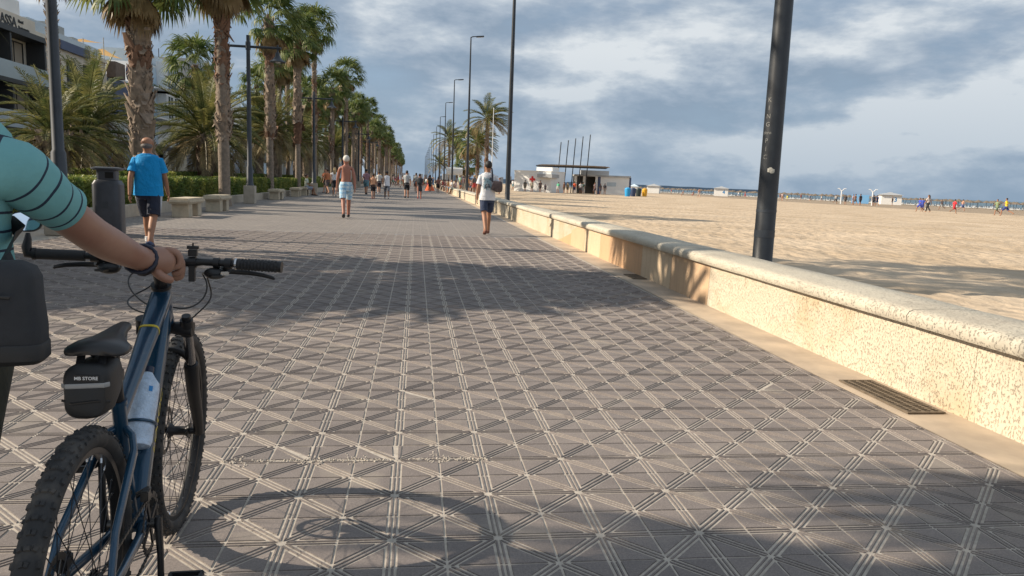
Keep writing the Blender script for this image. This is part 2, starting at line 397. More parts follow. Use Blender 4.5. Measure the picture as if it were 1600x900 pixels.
nx = len(sx); sm.add(V, [(j * nx + i, j * nx + i + 1, (j + 1) * nx + i + 1, (j + 1) * nx + i) for j in range(len(sy) - 1) for i in range(nx - 1)])
sm.build('beach_sand_ground', m_sand, smooth=True, angle=0, kind='structure')
MB().add([(190, -3000, -1.6), (26000, -3000, -1.6), (26000, 26000, -1.6), (190, 26000, -1.6)], [(0, 1, 2, 3)]).build('sea', m_sea, kind='structure')
MB().add([(-14, -12, -.03), (-600, -12, -.03), (-600, 3000, -.03), (-14, 3000, -.03)], [(0, 3, 2, 1)]).build('town_ground', m_slab, kind='structure')
MB().add([(-7.5, -12, .04), (-7.5, 420, .04), (-13.5, 420, .04), (-13.5, -12, .04)], [(0, 1, 2, 3)]).build('planting_bed', m_soil, kind='structure')

# sea wall: panels, coping, each stone with open joints
sw = empty('sea_wall', (3.1, 2, 0), label='long low cream stone wall with rounded coping between promenade and sand', cat='wall')
pan = MB(); pan2 = MB(); cop = MB()
def panel(mb, y0, y1, x=3.075, zt=.439):
    a, b = woff(y0), woff(y1); rec = rnd.uniform(0, .003)
    n = max(1, int((y1 - y0) / .6)); V = []
    for k in range(n + 1):
        y = y0 + (y1 - y0) * k / n; o = woff(y) + rec
        V += [(x + o, y, 0), (x + o + .01, y, zt), (x + o + .3, y, zt), (x + o + .3, y, 0)]
    f = []
    for k in range(n): 
        for q in range(4): f.append((4 * k + q, 4 * k + (q + 1) % 4, 4 * k + 4 + (q + 1) % 4, 4 * k + 4 + q))
    f += [(0, 1, 2, 3), (4 * n + 3, 4 * n + 2, 4 * n + 1, 4 * n)]
    mb.add([Vector(v) - Vector((3.1, 2, 0)) for v in V], [q[::-1] for q in f])
for a, b in ((-8, -4), (-4, 0), (0, 3.62), (3.62, 7.45)): panel(pan, a + .002, b - .002)
y = 7.45
while y < 330: panel(pan2, y + .003, y + 1.217); y += 1.22
prof = [(3.54, .425), (3.545, .52), (3.52, .538), (3.30, .546), (3.12, .542), (3.06, .538), (3.032, .523), (3.02, .498), (3.021, .465), (3.033, .444), (3.075, .438)]
y = -8.35
while y < 330:
    n = 5; V = []; dz = rnd.uniform(-.002, .002); dx = rnd.uniform(-.002, .002)
    for k in range(n + 1):
        e = .004 if k in (0, n) else 0; yy = y + .003 + (2.494) * k / n
        for (px, pz) in prof: V.append(Vector((px + woff(yy) + dx + (e if px < 3.2 else -e), yy, pz + dz - (e if pz > .5 else 0))) - Vector((3.1, 2, 0)))
    m_ = len(prof); f = [(m_ * k + q, m_ * k + (q + 1) % m_, m_ * (k + 1) + (q + 1) % m_, m_ * (k + 1) + q) for k in range(n) for q in range(m_)]
    f += [tuple(range(m_))[::-1], tuple(m_ * n + q for q in range(m_))]
    cop.add(V, f); y += 2.5
for mb, nm, mt, lb in ((pan, 'rough_panel', m_wall1, None), (pan2, 'smooth_panel', m_wall2, None)):
    mb.build(nm, mt, sw)
cop.build('coping', m_cop, sw, smooth=True, angle=50)
bk = MB(); bk.b2(.05, .35, -10, 330, 0, .42); bk.build('core', m_wall1, sw)
# drain grates
m_rust = mat('worn_iron', (.16, .125, .09), .7, .3, var=(20, .4), bump=(80, .3, .002)); m_hole_shade = mat('hole_shade', (.01, .009, .008), .9)  # near-black colour that paints the shade inside holes
def grate(y0, y1, x0, x1, label):
    o = empty('drain_grate', ((x0 + x1) / 2, (y0 + y1) / 2, .008), label=label, cat='drain', group='drain grates in the gutter strip')
    X, Y = (x1 - x0) / 2, (y1 - y0) / 2; f = MB()
    f.b2(-X, X, -Y, -Y + .02, 0, .008); f.b2(-X, X, Y - .02, Y, 0, .008); f.b2(-X, -X + .018, -Y + .02, Y - .02, 0, .008); f.b2(X - .018, X, -Y + .02, Y - .02, 0, .008)
    f.build('frame', m_rust, o); b = MB(); n = int((2 * Y - .04) / .026)
    for k in range(1, n): yy = -Y + .02 + (2 * Y - .04) * k / n; b.b2(-X + .018, X - .018, yy - .005, yy + .005, -.001, .0065)
    for q in (-1, 0, 1): b.b2(q * X * .5 - .007, q * X * .5 + .007, -Y + .02, Y - .02, 0, .0072)
    b.build('bars', m_rust, o); MB().b2(-X + .018, X - .018, -Y + .02, Y - .02, -.0035, -.002).build('opening_shade', m_hole_shade, o)  # near-black sheet stands in for the shaded hollow under the bars
grate(3.72, 4.42, 2.785, 3.02, 'rusty slotted drain grate beside the rough near wall panels')
grate(9.5, 10.0, 2.90, 3.09, 'small dark drain grate farther along the pale gutter strip')

# ------------------------------------------------------------------ right row of tall lamp posts
m_graf = mat('chalk_white', (.22, .22, .21), .8)
def tall_lamp():
    o = empty('street_lamp', (0, 0, 0)); p = MB()
    hs = [0, .25, .28, 1.2, 4, 8, 12.1]; rs = [.128, .128, .112, .108, .094, .075, .052]
    p.tube([(0, 0, h) for h in hs], rs, 20); p.build('pole', m_black, o, smooth=True)
    MB().tube([(0, 0, .62), (0, 0, .70)], .1135, 20).build('band', m_lamp, o, smooth=True); MB().tube([(0, 0, .9), (0, 0, .93)], .112, 20).build('band', m_lamp, o, smooth=True)
    h = MB(); h.tube([(0, 0, 12.08), (.0, 0, 12.3), (.12, 0, 12.36), (.45, 0, 12.40)], [.05, .05, .04, .035], 10)
    h.build('arm', m_black, o, smooth=True)
    k = MB(); k.box((.72, 0, 12.41), (.62, .24, .09), mat_=Matrix.Rotation(R(-6), 4, 'Y')); hd = k.build('lamp_head', m_lamp, o, bevel=.02)
    MB().box((.74, 0, 12.355), (.48, .18, .012), mat_=Matrix.Rotation(R(-6), 4, 'Y')).build('lens', m_lens, hd)
    return o
lampY = [7.9, 33.0, 60.2, 85.8, 111, 136, 161, 188, 214, 240, 266, 292, 318, 344, 370]
ordn = ['thick black lamp post with white scratched graffiti rising behind the near wall', 'tall black lamp post just right of the walker in the white print shirt',
        'third tall black lamp post along the wall, its head seen beside the right palms', 'fourth tall lamp post along the wall', 'fifth tall lamp post along the wall',
        'sixth tall lamp post along the wall', 'seventh tall lamp post along the wall', 'eighth tall lamp post along the wall']
TL = tall_lamp(); TL.location = (3.9, lampY[0], .1); tag(TL, ordn[0], 'street lamp', 'tall lamp posts behind the sea wall')
for i, y in enumerate(lampY[1:], 1):
    copy_tree(TL, (3.92 + .12 * (y > 20), y, .1), R(rnd.uniform(-4, 4)), label=ordn[i] if i < 8 else 'thin far lamp post in the dwindling row beyond the eighth one')
# graffiti + sticker on the nearest pole, wrapped on the paint
def wrap_on(mb, r0, z0, a0): return [((r0 + .001) * math.cos(a0 + x / r0), (r0 + .001) * math.sin(a0 + x / r0), z0 + yv) for (x, yv, _) in mb.v]
cam_a = math.atan2(-7.9, -3.9)
gf = MB(); zc = 2.12
for s_ in ('K', 'I', 'N', 'G', 'dero', 'P', 'I', 'C'):
    t = text_mb(s_, .07 if len(s_) == 1 else .05, 0); gf.add(wrap_on(t, .1079 - .0024 * zc + .001, zc, cam_a - .62), t.f); zc -= .088
gf.build('graffiti', m_graf, TL)
st = MB(); V = []
for k in range(9):
    for q in range(4):
        a = cam_a + .12 + (k - 4) * .09; z = 1.36 + (q - 1.5) * .022 * (1 - abs(k - 4) * .12) + .006 * math.sin(k * 7)
        V.append((.1085 * math.cos(a), .1085 * math.sin(a), z))
st.add(V, [(4 * k + q, 4 * k + 4 + q, 4 * k + 5 + q, 4 * k + 1 + q) for k in range(8) for q in range(3)])
st.build('sticker', mat('torn_sticker', (.5, .48, .42), .8, var=(60, .6)), TL)
# ------------------------------------------------------------------ left row of bell lamps on plinths
def bell_lamp():
    o = empty('promenade_lamp', (0, 0, 0)); MB().box((0, 0, .36), (.42, .42, .72)).build('plinth', m_plinth, o, bevel=.015)
    p = MB(); p.tube([(0, 0, .72), (0, 0, .80), (0, 0, 1.45), (0, 0, 1.5), (0, 0, 4), (0, 0, 6.55)], [.17, .13, .12, .095, .085, .07], 16); p.build('pole', m_lamp, o, smooth=True)
    a = MB(); a.tube([(-1.15, 0, 6.12), (1.25, 0, 6.12)], .05, 10); a.tube([(0, 0, 6.0), (0, 0, 6.3)], .1, 12); a.build('arm', m_lamp, o, smooth=True)
    for sx_ in (-1.08, 1.12):
        s_ = MB(); s_.tube([(sx_, 0, 6.25), (sx_, 0, 5.98), (sx_, 0, 5.93), (sx_, 0, 5.80), (sx_, 0, 5.70), (sx_, 0, 5.60), (sx_, 0, 5.585)], [.035, .035, .08, .1, .17, .31, .32], 18)
        h = s_.build('lamp_shade', m_lamp, o, smooth=True); MB().ball((sx_, 0, 5.59), (.12, .12, .05), 12, 6).build('lens', m_lens, h, smooth=True)
    return o
BL = bell_lamp(); tag(BL, 'nearest dark lamp post on a pale plinth behind the striped shirt', 'street lamp', 'bell shade lamps along the planting')
BL.location = (-6.25, 14.1, 0)
for y, lb in ((31.1, 'dark double arm lamp post on a plinth between the near palms'), (50, 'dark double arm lamp on a plinth right of the two slim palms'), (69, 'fourth bell shade lamp along the palms'), (88, 'fifth bell shade lamp along the palms'), (107, 'sixth bell shade lamp along the palms')):
    copy_tree(BL, (-6.64, y, 0), 0, label=lb)
# ------------------------------------------------------------------ benches, kerb, bin
def bench():
    o = empty('stone_bench', (0, 0, 0)); s_ = MB().box((0, 0, .43), (.56, 1.5, .15)); s_.build('seat', m_bench, o, bevel=.045, smooth=True)
    for yy in (-.42, .42): MB().box((0, yy, .18), (.42, .36, .36)).build('block', m_bench, o, bevel=.012)
    return o
BN = bench(); BN.location = (-6.1, 20.9, 0); tag(BN, 'stone slab bench just right of the man in the blue shirt', 'bench', 'stone benches along the kerb')
for i, (x, y, lb) in enumerate(((-6.15, 24.2, 'stone slab bench against the base of the tall near palm'), (-6.7, 37.2, 'stone bench right of the lamp plinth'), (-6.75, 43.4, 'farther stone bench before the second lamp plinth'), (-6.75, 46.5, 'stone bench under the seated person in pale clothes'))):
    copy_tree(BN, (x, y, 0), R(rnd.uniform(-2, 2)), label=lb)
kb = MB()
y = 8.0
while y < 330: kb.b2(-7.42, -7.2, y + .004, y + 1.996, 0, .30); y += 2
kb.build('planter_kerb', m_plinth, bevel=0, label='low pale concrete kerb edging the hedge and palms', cat='kerb')
m_bin = mat('bin_grey_metal', (.045, .05, .062), .45, var=(5, .2))
bn = empty('litter_bin', (-5.60, 14.5, 0), R(6), label='dark grey metal litter bin with hooded top beside the blue shirted man', cat='bin')
b_ = MB(); b_.tube([(0, 0, 0), (0, 0, .04), (0, 0, .92), (0, 0, .99), (0, 0, 1.0)], [(.31, .26), (.32, .27), (.32, .27), (.27, .23), (.22, .19)], 28, ref=(1, 0, 0), sq=5); b_.build('body', m_bin, bn, smooth=True)
b_ = MB(); b_.tube([(0, 0, 1.0), (0, 0, 1.17)], (.22, .19), 24, ref=(1, 0, 0), sq=5); nk = b_.build('neck', m_bin, bn, smooth=True)
MB().box((.08, -.193, 1.085), (.18, .012, .11)).build('opening_shade', m_hole_shade, nk)  # near-black plate on the solid neck paints the shaded slot
b_ = MB(); b_.tube([(0, 0, 1.17), (0, 0, 1.19), (0, 0, 1.215), (0, 0, 1.235)], [(.29, .25), (.34, .30), (.34, .30), (.22, .2)], 28, ref=(1, 0, 0), sq=3.5); b_.build('lid', m_bin, bn, smooth=True)
MB().box((0, -.276, .55), (.12, .004, .12)).build('plate', m_lamp, bn, bevel=.001); bn.scale = (bn_scale, bn_scale, 1)

# ------------------------------------------------------------------ hedges
def hedge_mesh(ln, wd, h, n, seed):
    r = random.Random(seed); mb = MB()
    for _ in range(n):
        f = r.random()
        if f < .45: p = Vector((r.uniform(0, wd), r.uniform(0, ln), h))
        elif f < .8: p = Vector((wd, r.uniform(0, ln), r.uniform(.02, h)))
        elif f < .88: p = Vector((0, r.uniform(0, ln), r.uniform(.02, h)))
        else: p = Vector((r.uniform(0, wd), r.choice((0, ln)), r.uniform(.02, h)))
        b = .07 * mnoise.noise(p * 2.3 + Vector((seed, 0, 0))) + .05 * mnoise.noise(p * 7)
        c = Vector((wd / 2, p.y, h / 2)); d = (p - c).normalized(); p = p + d * (b + r.uniform(-.09, .035))
        s_ = r.uniform(.022, .045); a = Vector((r.gauss(0, 1), r.gauss(0, 1), r.gauss(0, 1))).normalized(); u = a.orthogonal().normalized()
        mb.add([p - u * s_ * 1.3, p + a * s_ * .6, p + u * s_ * 1.3, p - a * s_ * .6], [(0, 1, 2, 3)])
    k = MB().b2(.1, wd - .1, .02, ln - .02, 0, h - .1)  # plain dark box standing in for the shade between the leaves
    return mb.mesh('leaves', m_hedge), k.mesh('shade_core', m_shade_core)
hm = [hedge_mesh(7.6, 1.35, .95, 17000, 1), hedge_mesh(7.6, 1.35, .95, 17000, 2)]
def hedge(x, y, k, lb, sz=1.0):
    o = empty('hedge', (x, y, 0), label=lb, cat='hedge', group='clipped hedges behind the kerb'); o.scale = (1, 1, sz)
    for nm, me in zip(('leaves', 'shade_core'), hm[k % 2]): q = bpy.data.objects.new(nm, me); COL.objects.link(q); q.parent = o
for i in range(9): hedge(-8.95, 12.2 + 7.75 * i, i, ['clipped green hedge behind the litter bin', 'clipped green hedge behind the nearest stone benches', 'clipped green hedge behind the double arm lamp', 'clipped green hedge behind the two slim palms'][i] if i < 4 else 'farther clipped green hedge beyond the two slim palms')
for i in range(9): hedge(-11.9, 15 + 7.75 * i, i + 1, 'back row hedge under the date palms behind the front hedge', 1.16)

# ------------------------------------------------------------------ palms
def fan_crown(seed, nfr=34, size=1.0, wind=(.45, .1), dead=12):
    """Washingtonia: petioles carrying folded fans with drooping, wind-blown tips"""
    r = random.Random(seed); g = MB(); d = MB(); wv = Vector((wind[0], wind[1], 0))
    for i in range(nfr + dead):
        isd = i >= nfr; mb = d if isd else g
        az = i * 2.39996 + r.uniform(-.3, .3); el = (R(80) - R(120) * (i / nfr) + r.uniform(-.15, .15)) if not isd else R(r.uniform(-78, -50))
        dr = Vector((math.cos(az) * math.cos(el), math.sin(az) * math.cos(el), math.sin(el)))
        dr = (dr + wv * (.35 if not isd else .05)).normalized()
        ln = r.uniform(.75, 1.15) * size * (.7 if isd else 1); side = dr.cross(Vector((0, 0, 1)))
        side = side.normalized() if side.length > .05 else Vector((math.sin(az), -math.cos(az), 0)); up = side.cross(dr).normalized()
        p0 = dr * .12; mid = p0 + dr * ln * .5 + Vector((0, 0, .03)); p1 = p0 + dr * ln + Vector((0, 0, -.06 * ln)) + wv * .06
        hw = .018; mb.add([p0 - side * hw, p0 + side * hw, mid + side * hw, mid - side * hw, p1 + side * .012, p1 - side * .012], [(0, 1, 2, 3), (3, 2, 4, 5)])
        nb = 17; L0 = r.uniform(.8, 1.1) * size * (.8 if isd else 1)
        for k in range(nb):
            t = (k / (nb - 1) - .5) * 2; a = t * R(96 if not isd else 45) + r.uniform(-.05, .05)
            fold = .35 * abs(math.sin(a)) + r.uniform(-.08, .08)
            bd = (dr * math.cos(a) + side * math.sin(a) + up * (-fold if not isd else .1)).normalized()
            l1 = L0 * (1 - .22 * abs(t)) * r.uniform(.85, 1.1); wdt = .042 * size
            pn = bd.cross(up).normalized() * wdt
            q1 = p1 + bd * l1 * .38; b2 = (bd + Vector((0, 0, -.45 - r.uniform(0, .25))) + wv * .5).normalized(); q2 = q1 + b2 * l1 * .32
            b3 = (b2 + Vector((0, 0, -.7 - r.uniform(0, .6))) + wv * .5).normalized(); q3 = q2 + b3 * l1 * .36
            mb.add([p1, q1 + pn, q1 - pn, q2 + pn * .75, q2 - pn * .75, q3], [(0, 1, 2), (1, 3, 4, 2), (3, 5, 4)])
    return g, d
def pin_crown(seed, nfr=40, ln0=2.6, wind=(.25, 0), nl=36, emax=82, emin=-35, ll=.42):
    r = random.Random(seed); g = MB(); wv = Vector((wind[0], wind[1], 0)); d = MB()
    for i in range(nfr):
        f = i / nfr; az = i * 2.39996 + r.uniform(-.25, .25); el = R(emax) + (R(emin) - R(emax)) * f + r.uniform(-.12, .12); ln = ln0 * r.uniform(.85, 1.1)
        mb = d if f > .72 else g
        dr = (Vector((math.cos(az) * math.cos(el), math.sin(az) * math.cos(el), math.sin(el))) + wv * .3).normalized()
        p = dr * .15; pts = [p.copy()]; dirs = [dr.copy()]; n = 12
        for k in range(n):
            dr = (dr + Vector((0, 0, -.075 - .05 * k / n)) + wv * .05).normalized(); p = p + dr * (ln / n); pts.append(p.copy()); dirs.append(dr.copy())
        mb.tube(pts, [.032 * (1 - .8 * k / n) + .004 for k in range(n + 1)], 4, cap=False)
        for k in range(nl):
            t = .16 + .84 * (k + .5) / nl; q = t * n; a = min(int(q), n - 1); P = pts[a].lerp(pts[a + 1], q - a); T = dirs[a]
            S = T.cross(Vector((0, 0, 1))); S = S.normalized() if S.length > .05 else Vector((1, 0, 0)); U = S.cross(T)
            L1 = ll * (math.sin(PI * min(1, t * .93 + .05)) ** .6 * .9 + .12) * r.uniform(.85, 1.1)
            for s_ in (-1, 1):
                dd = (T * .75 + S * s_ * .8 + U * r.uniform(.1, .45)).normalized(); e1 = P + dd * L1 * .55; e2 = e1 + (dd + Vector((0, 0, -.5)) + wv * .6).normalized() * L1 * .5; wn = T * .022
                mb.add([P - wn * .5, e1 - wn, e1 + wn, P + wn * .5, e2], [(0, 1, 2, 3), (1, 4, 2)])
    return g, d
def trunk_mesh(h, r0, r1, seed, flare=1.25, bend=.0, name='trunk'):
    mb = MB(); n = 26; pts = []; rad = []
    for k in range(n + 1):
        t = k / n; pts.append((bend * t * t, .05 * math.sin(t * 4 + seed), h * t)); rad.append((r0 + (r1 - r0) * t) * (1 + (flare - 1) * max(0, 1 - t * h / .6) ** 2) * (1 + .035 * math.sin(k * 2.1 + seed)))
    mb.tube(pts, rad, 18); return mb.mesh('trunk', m_trunk, smooth=True)
def boots_mesh(h, z0, r0, r1, seed, bend=0, dens=1.0, size=.15):
    """old leaf bases criss-crossing the stem: stubby split wedges leaning off the bark"""
    r = random.Random(seed); mb = MB(); z = z0; a = 0
    while z < h:
        t = z / h; rad = r0 + (r1 - r0) * t; a += 2.39996; z += .0075 / dens
        shag = mnoise.noise(Vector((seed, 0, z * .9))) * .5 + .5; sz = size * r.uniform(.6, 1.25) * (.65 + .8 * shag)
        if r.random() < .08: sz *= 1.7
        c, s_ = math.cos(a), math.sin(a); O = Vector((bend * t * t, .05 * math.sin(t * 4), z)); Nn = Vector((c, s_, 0)); T = Vector((-s_, c, 0))
        lean = r.uniform(.15, .6) * (.6 + shag * .8); sk = T * r.uniform(-.35, .35) * sz; B = O + Nn * rad * .95; w_ = sz * r.uniform(.35, .6)
        tip = B + Vector((0, 0, sz)) + Nn * sz * lean + sk; th = Nn * .03
        if r.random() < .25: tip = B + Vector((0, 0, -sz * .7)) + Nn * sz * .45 + sk
        vs = [B - T * w_, B + T * w_, B + T * w_ * .6 + th + Vector((0, 0, -.02)), B - T * w_ * .6 + th + Vector((0, 0, -.02)), tip - T * w_ * .35, tip + T * w_ * .35, tip + T * w_ * .2 + th * .5, tip - T * w_ * .2 + th * .5]
        mb.add(vs, [(0, 1, 5, 4), (3, 7, 6, 2), (1, 2, 6, 5), (0, 4, 7, 3), (4, 5, 6, 7)], 1 if mnoise.noise(Vector((seed, 3, z * .8))) > .12 else 0)
    return mb.mesh('leaf_bases', [m_boot, m_boot2])
def link(name, me, parent, loc=(0, 0, 0), sc=1, rz=0):
    o = bpy.data.objects.new(name, me); COL.objects.link(o); o.parent = parent; o.location = loc; o.scale = (sc,) * 3; o.rotation_euler = (0, 0, rz); return o
fans = []
for sd in range(5):
    gq, dq = fan_crown(sd + 10, nfr=38, dead=26, wind=((-.25, .5, .35, .6, .2)[sd], .1 * sd - .2)); fans.append((gq.mesh('crown', m_fan), dq.mesh('dead_fronds', m_dead)))
pins = []
for sd in range(3):
    gq, dq = pin_crown(sd + 30, nfr=66); pins.append((gq.mesh('crown', m_pin), dq.mesh('drooping_fronds', m_pin2)))
gq, dq = pin_crown(77, nfr=44, ln0=2.3, wind=(.75, 0), emax=75, emin=-25, ll=.5); pinw = (gq.mesh('crown', m_pin), dq.mesh('drooping_fronds', m_pin2))
TR = {}
def fan_palm(x, y, h, k, label, group, r0=.17, r1=.13, cs=.95, boot=(.3, 1.0), bsize=.15, bend=0, key=None):
    key = key or (round(h), k % 3, r0); o = empty('fan_palm', (x, y, 0), R(rnd.uniform(-10, 10)), label=label, cat='palm tree', group=group)
    if key not in TR:
        hh = h; k_near = y < 52 and x > -10; TR[key] = (hh, trunk_mesh(hh, r0, r1, k, bend=bend), boots_mesh(hh - .1, hh * boot[0], r0, r1 * 1.08, k + .5, bend, dens=1.0 if k_near else .35, size=bsize))
    hh, tm, bm_ = TR[key]; s_ = h / hh
    q = link('trunk', tm, o); q.scale = (1, 1, s_); q = link('leaf_bases', bm_, o); q.scale = (1, 1, s_)
    f = fans[k % 5]; a = rnd.uniform(-.25, .25); link('crown', f[0], o, (bend, 0, h), cs, a); link('dead_fronds', f[1], o, (bend, 0, h - .1), cs, a + 1)
    return o
def date_palm(x, y, h, k, label, group, r=.36, cs=1.0, meshes=None):
    o = empty('date_palm', (x, y, 0), rnd.uniform(0, 6) if meshes is None else 0, label=label, cat='palm tree', group=group); key = ('d', round(h, 1), r)
    if key not in TR: TR[key] = (h, trunk_mesh(h, r * .85, r * .9, k, 1.1), boots_mesh(h + .1, h * .25, r * .85, r * 1.0, k, dens=1.1, size=.17))
    link('trunk', TR[key][1], o); link('leaf_bases', TR[key][2], o)
    m_ = meshes or pins[k % 3]; link('crown', m_[0], o, (0, 0, h), cs); link('drooping_fronds', m_[1], o, (0, 0, h), cs); return o
G1 = 'palms lining the promenade'
fan_palm(-8.95, 26, 7.55, 0, 'thick shaggy fan palm directly behind the man in the blue shirt', G1, .31, .27, 1.25, (.22, 1), .21, key='thick')
fan_palm(-6.87, 28, 8.6, 2, 'tall fan palm with pale diamond bark beside the stone benches', G1, .20, .17, 1.25, (.27, 1), .2, key='tall')
fan_palm(-7.6, 40.5, 9.0, 3, 'fan palm whose windblown top leans right behind the double arm lamp', G1, .175, .15, 1.05, (.33, 1), .24)
fan_palm(-7.55, 49.3, 9.6, 1, 'fan palm with a curling bark patch just left of the second plinth lamp', G1, .175, .15, 1.05, (.33, 1), .22)
fan_palm(-14.2, 32.0, 9.8, 4, 'palm whose slim trunk rises right behind the nearest left lamp post', 'palms in the back rows', .17, .15, 1.4, boot=(.2, 1), bsize=.13, key='slim')
y = 58.5; i = 0
while y < 400:
    lb = {0: 'tall fan palm crown standing highest right of the second plinth lamp', 1: 'slim fan palm second right of the plinth lamps', 2: 'fan palm third right of the plinth lamps, above the white haired man'}.get(i, 'far fan palm in the dwindling front row of the promenade')
    fan_palm(-7.4 + rnd.uniform(-.35, .35), y, rnd.choice((8.6, 10.0, 11.0, 12.0)) + rnd.uniform(-.5, .5) + (1.2 if i == 0 else 0), i, lb, G1, .17, .14, rnd.uniform(.95, 1.2)); y += 9.2 + rnd.uniform(-.8, .8); i += 1
for x0, y0, st_, n in ((-10.6, 57, 8.2, 40), (-14.2, 70, 9.5, 34)):
    for i in range(n):
        fan_palm(x0 + rnd.uniform(-.8, .8), y0 + st_ * i + rnd.uniform(-1.5, 1.5), rnd.uniform(8.2, 11.2), i + 1, 'fan palm in the back rows behind the front row of the promenade', 'palms in the back rows', .18, .14, rnd.uniform(1.1, 1.35))
fan_palm(-14.3, 51.5, 8.0, 0, 'small brown windblown fan palm standing clear against the sky before the houses', 'palms in the back rows', .2, .18, 1.25)
# date palms below the tall ones
date_palm(-10.7, 23.8, 2.05, 0, 'bushy yellow green date palm with stubby trunk left of the lamp post', G1, .42, .72)
dp = [(-10.2, 38, 2.9), (-12.8, 31, 2.4), (-11.5, 45, 3.9), (-10, 54, 4.2), (-12.5, 62, 4.4), (-10.3, 72, 4.4), (-12.2, 84, 4.6), (-10, 95, 4.6), (-11.5, 108, 5), (-10, 122, 5), (-9.8, 64, 4.0), (-16, 40, 3.8)]
for i, (x, y, h) in enumerate(dp):
    date_palm(x, y, h, i + 1, 'spreading date palm with arching fronds behind the tall near palm' if i == 0 else 'low date palm filling the bed behind the front row of palms', G1 if i == 0 else 'low date palms between the rows', .34, rnd.uniform(1.05, 1.25))
# palms that stand left of the frame and shade the paving
fan_palm(-7.4, 10.9, 8.9, 1, 'tall fan palm left of the frame shading the paving', 'shading palms beside the camera', cs=1.5)
fan_palm(-8.3, 9.6, 3.9, 1, 'short dense fan palm left of the frame shading the paving', 'shading palms beside the camera', cs=1.7)
date_palm(-8.6, 9.0, 3.3, 1, 'date palm left of the frame shading the paving', 'shading palms beside the camera', .36, 1.1)
fan_palm(-7.4, 1.93, 7.4, 1, 'shaggy fan palm left of the camera shading the paving', 'shading palms beside the camera', .3, .55, 1.4, (.45, 1), .5, key='skirt')
fan_palm(-6.3, 1.5, 6.0, 2, 'shaggy shorter fan palm left of the camera shading the paving', 'shading palms beside the camera', .25, .5, 1.3, (.5, 1), .5, key='skirt2')
# windblown palms on the beach side
GR = 'palms beyond the wall on the beach side'
for (x, y, h, cs, lb, k) in ((7.3, 79, 7.7, 1.2, 'tallest windblown palm behind the walker in the white print shirt', 0), (7.1, 88, 5.7, 1.15, 'windblown palm just left of the tallest beach side palm', 0),
                             (6.6, 155, 9.5, 1.8, 'dark round palm left of the third wall lamp', 1), (8.5, 160, 7.4, 1.6, 'dark palm behind the round one left of the third wall lamp', 1), (6.8, 225, 6.0, 1.7, 'small far palm low over the beach crowd', 1)):
    date_palm(x, y, h, k, lb, GR, .15, cs, pinw)
fan_palm(7.1, 106, 6.6, 3, 'fan palm with bright fronds right of the third wall lamp', GR, .2, .17, 1.5); fan_palm(8.2, 124, 4.4, 2, 'lower bright green fan palm beside the white tent', GR, .2, .17, 1.6)
fp = MB(); fp.tube([(0, 0, 0), (0, 0, 7.0)], [.05, .025], 8); fp.ball((0, 0, 7.03), .05); fp.build('flag_pole', mat('white_paint', (.75, .76, .76), .4), smooth=True, label='thin white flag pole behind the walker in the print shirt', cat='flag pole').location = (6.1, 61, .1)

# ================================================================== TOWN SIDE
m_cream = mat('cream_render', (.70, .63, .53), .85, var=(1.2, .08), bump=(30, .1, .01)); m_white = mat('white_render', (.80, .80, .79), .8, var=(1.0, .06))
m_sky = mat('pale_blue_render', (.52, .64, .74), .8, var=(1, .06)); m_yellow = mat('pale_yellow_render', (.60, .55, .38), .8, var=(1, .06)); m_greyr = mat('grey_render', (.36, .37, .38), .85, var=(1, .08))
m_navy = mat('navy_panel', (.05, .075, .16), .5, var=(2, .1)); m_steel = mat('dark_steel', (.04, .042, .045), .5); m_brown = mat('timber_panel', (.17, .12, .09), .7, var=(4, .3))
m_wglass = mat('window_glass', (.05, .07, .09), .08, spec=.9); m_curt = mat('window_curtain', (.42, .36, .29), .8); m_frame = mat('white_frame', (.72, .73, .74), .4)
m_rail = mat('frosted_glass', (.45, .52, .56), .25, spec=.7, var=(.5, .1)); m_sail = mat('orange_shade_cloth', (.62, .40, .16), .8); m_par = mat('parasol_cloth', (.62, .56, .45), .85, var=(5, .1), bump=(12, .5, .03))
m_ac = mat('galvanised_metal', (.34, .35, .34), .45, .5, var=(5, .2)); m_sign = mat('sign_black', (.02, .02, .02), .5); m_dk = mat('dark_interior', (.018, .018, .02), .7)
FX = -25.0
def window(p, y0, y1, z0, z1, fm=None, x=FX, mull=1, gm=None):
    fm = fm or m_frame; f = MB(); t = .07; f.b2(-.02, .08, y0, y1, z1 - t, z1); f.b2(-.02, .08, y0, y1, z0, z0 + t); f.b2(-.02, .08, y0, y0 + t, z0 + t, z1 - t); f.b2(-.02, .08, y1 - t, y1, z0 + t, z1 - t)
    for k in range(1, mull + 1): yy = y0 + (y1 - y0) * k / (mull + 1); f.b2(-.02, .06, yy - .03, yy + .03, z0 + t, z1 - t)
    o = f.build('window', fm, p); MB().b2(-.015, .02, y0 + t, y1 - t, z0 + t, z1 - t).build('pane', gm or m_wglass, o); return o
def bld(loc, label): return empty('building', loc, label=label, cat='building', group='buildings behind the palms')
def body(p, y0, y1, h, m, depth=12, x=0): MB().b2(x - depth, x - .02, y0, y1, 0, h).build('wall', m, p)
def balcony(p, y0, y1, z, m=None, rail=None, d=1.1):
    b = MB().b2(.0, d, y0, y1, z - .14, z).build('balcony', m or m_white, p); MB().b2(d - .05, d - .02, y0 + .05, y1 - .05, z, z + 1.0).build('railing', rail or m_rail, b)
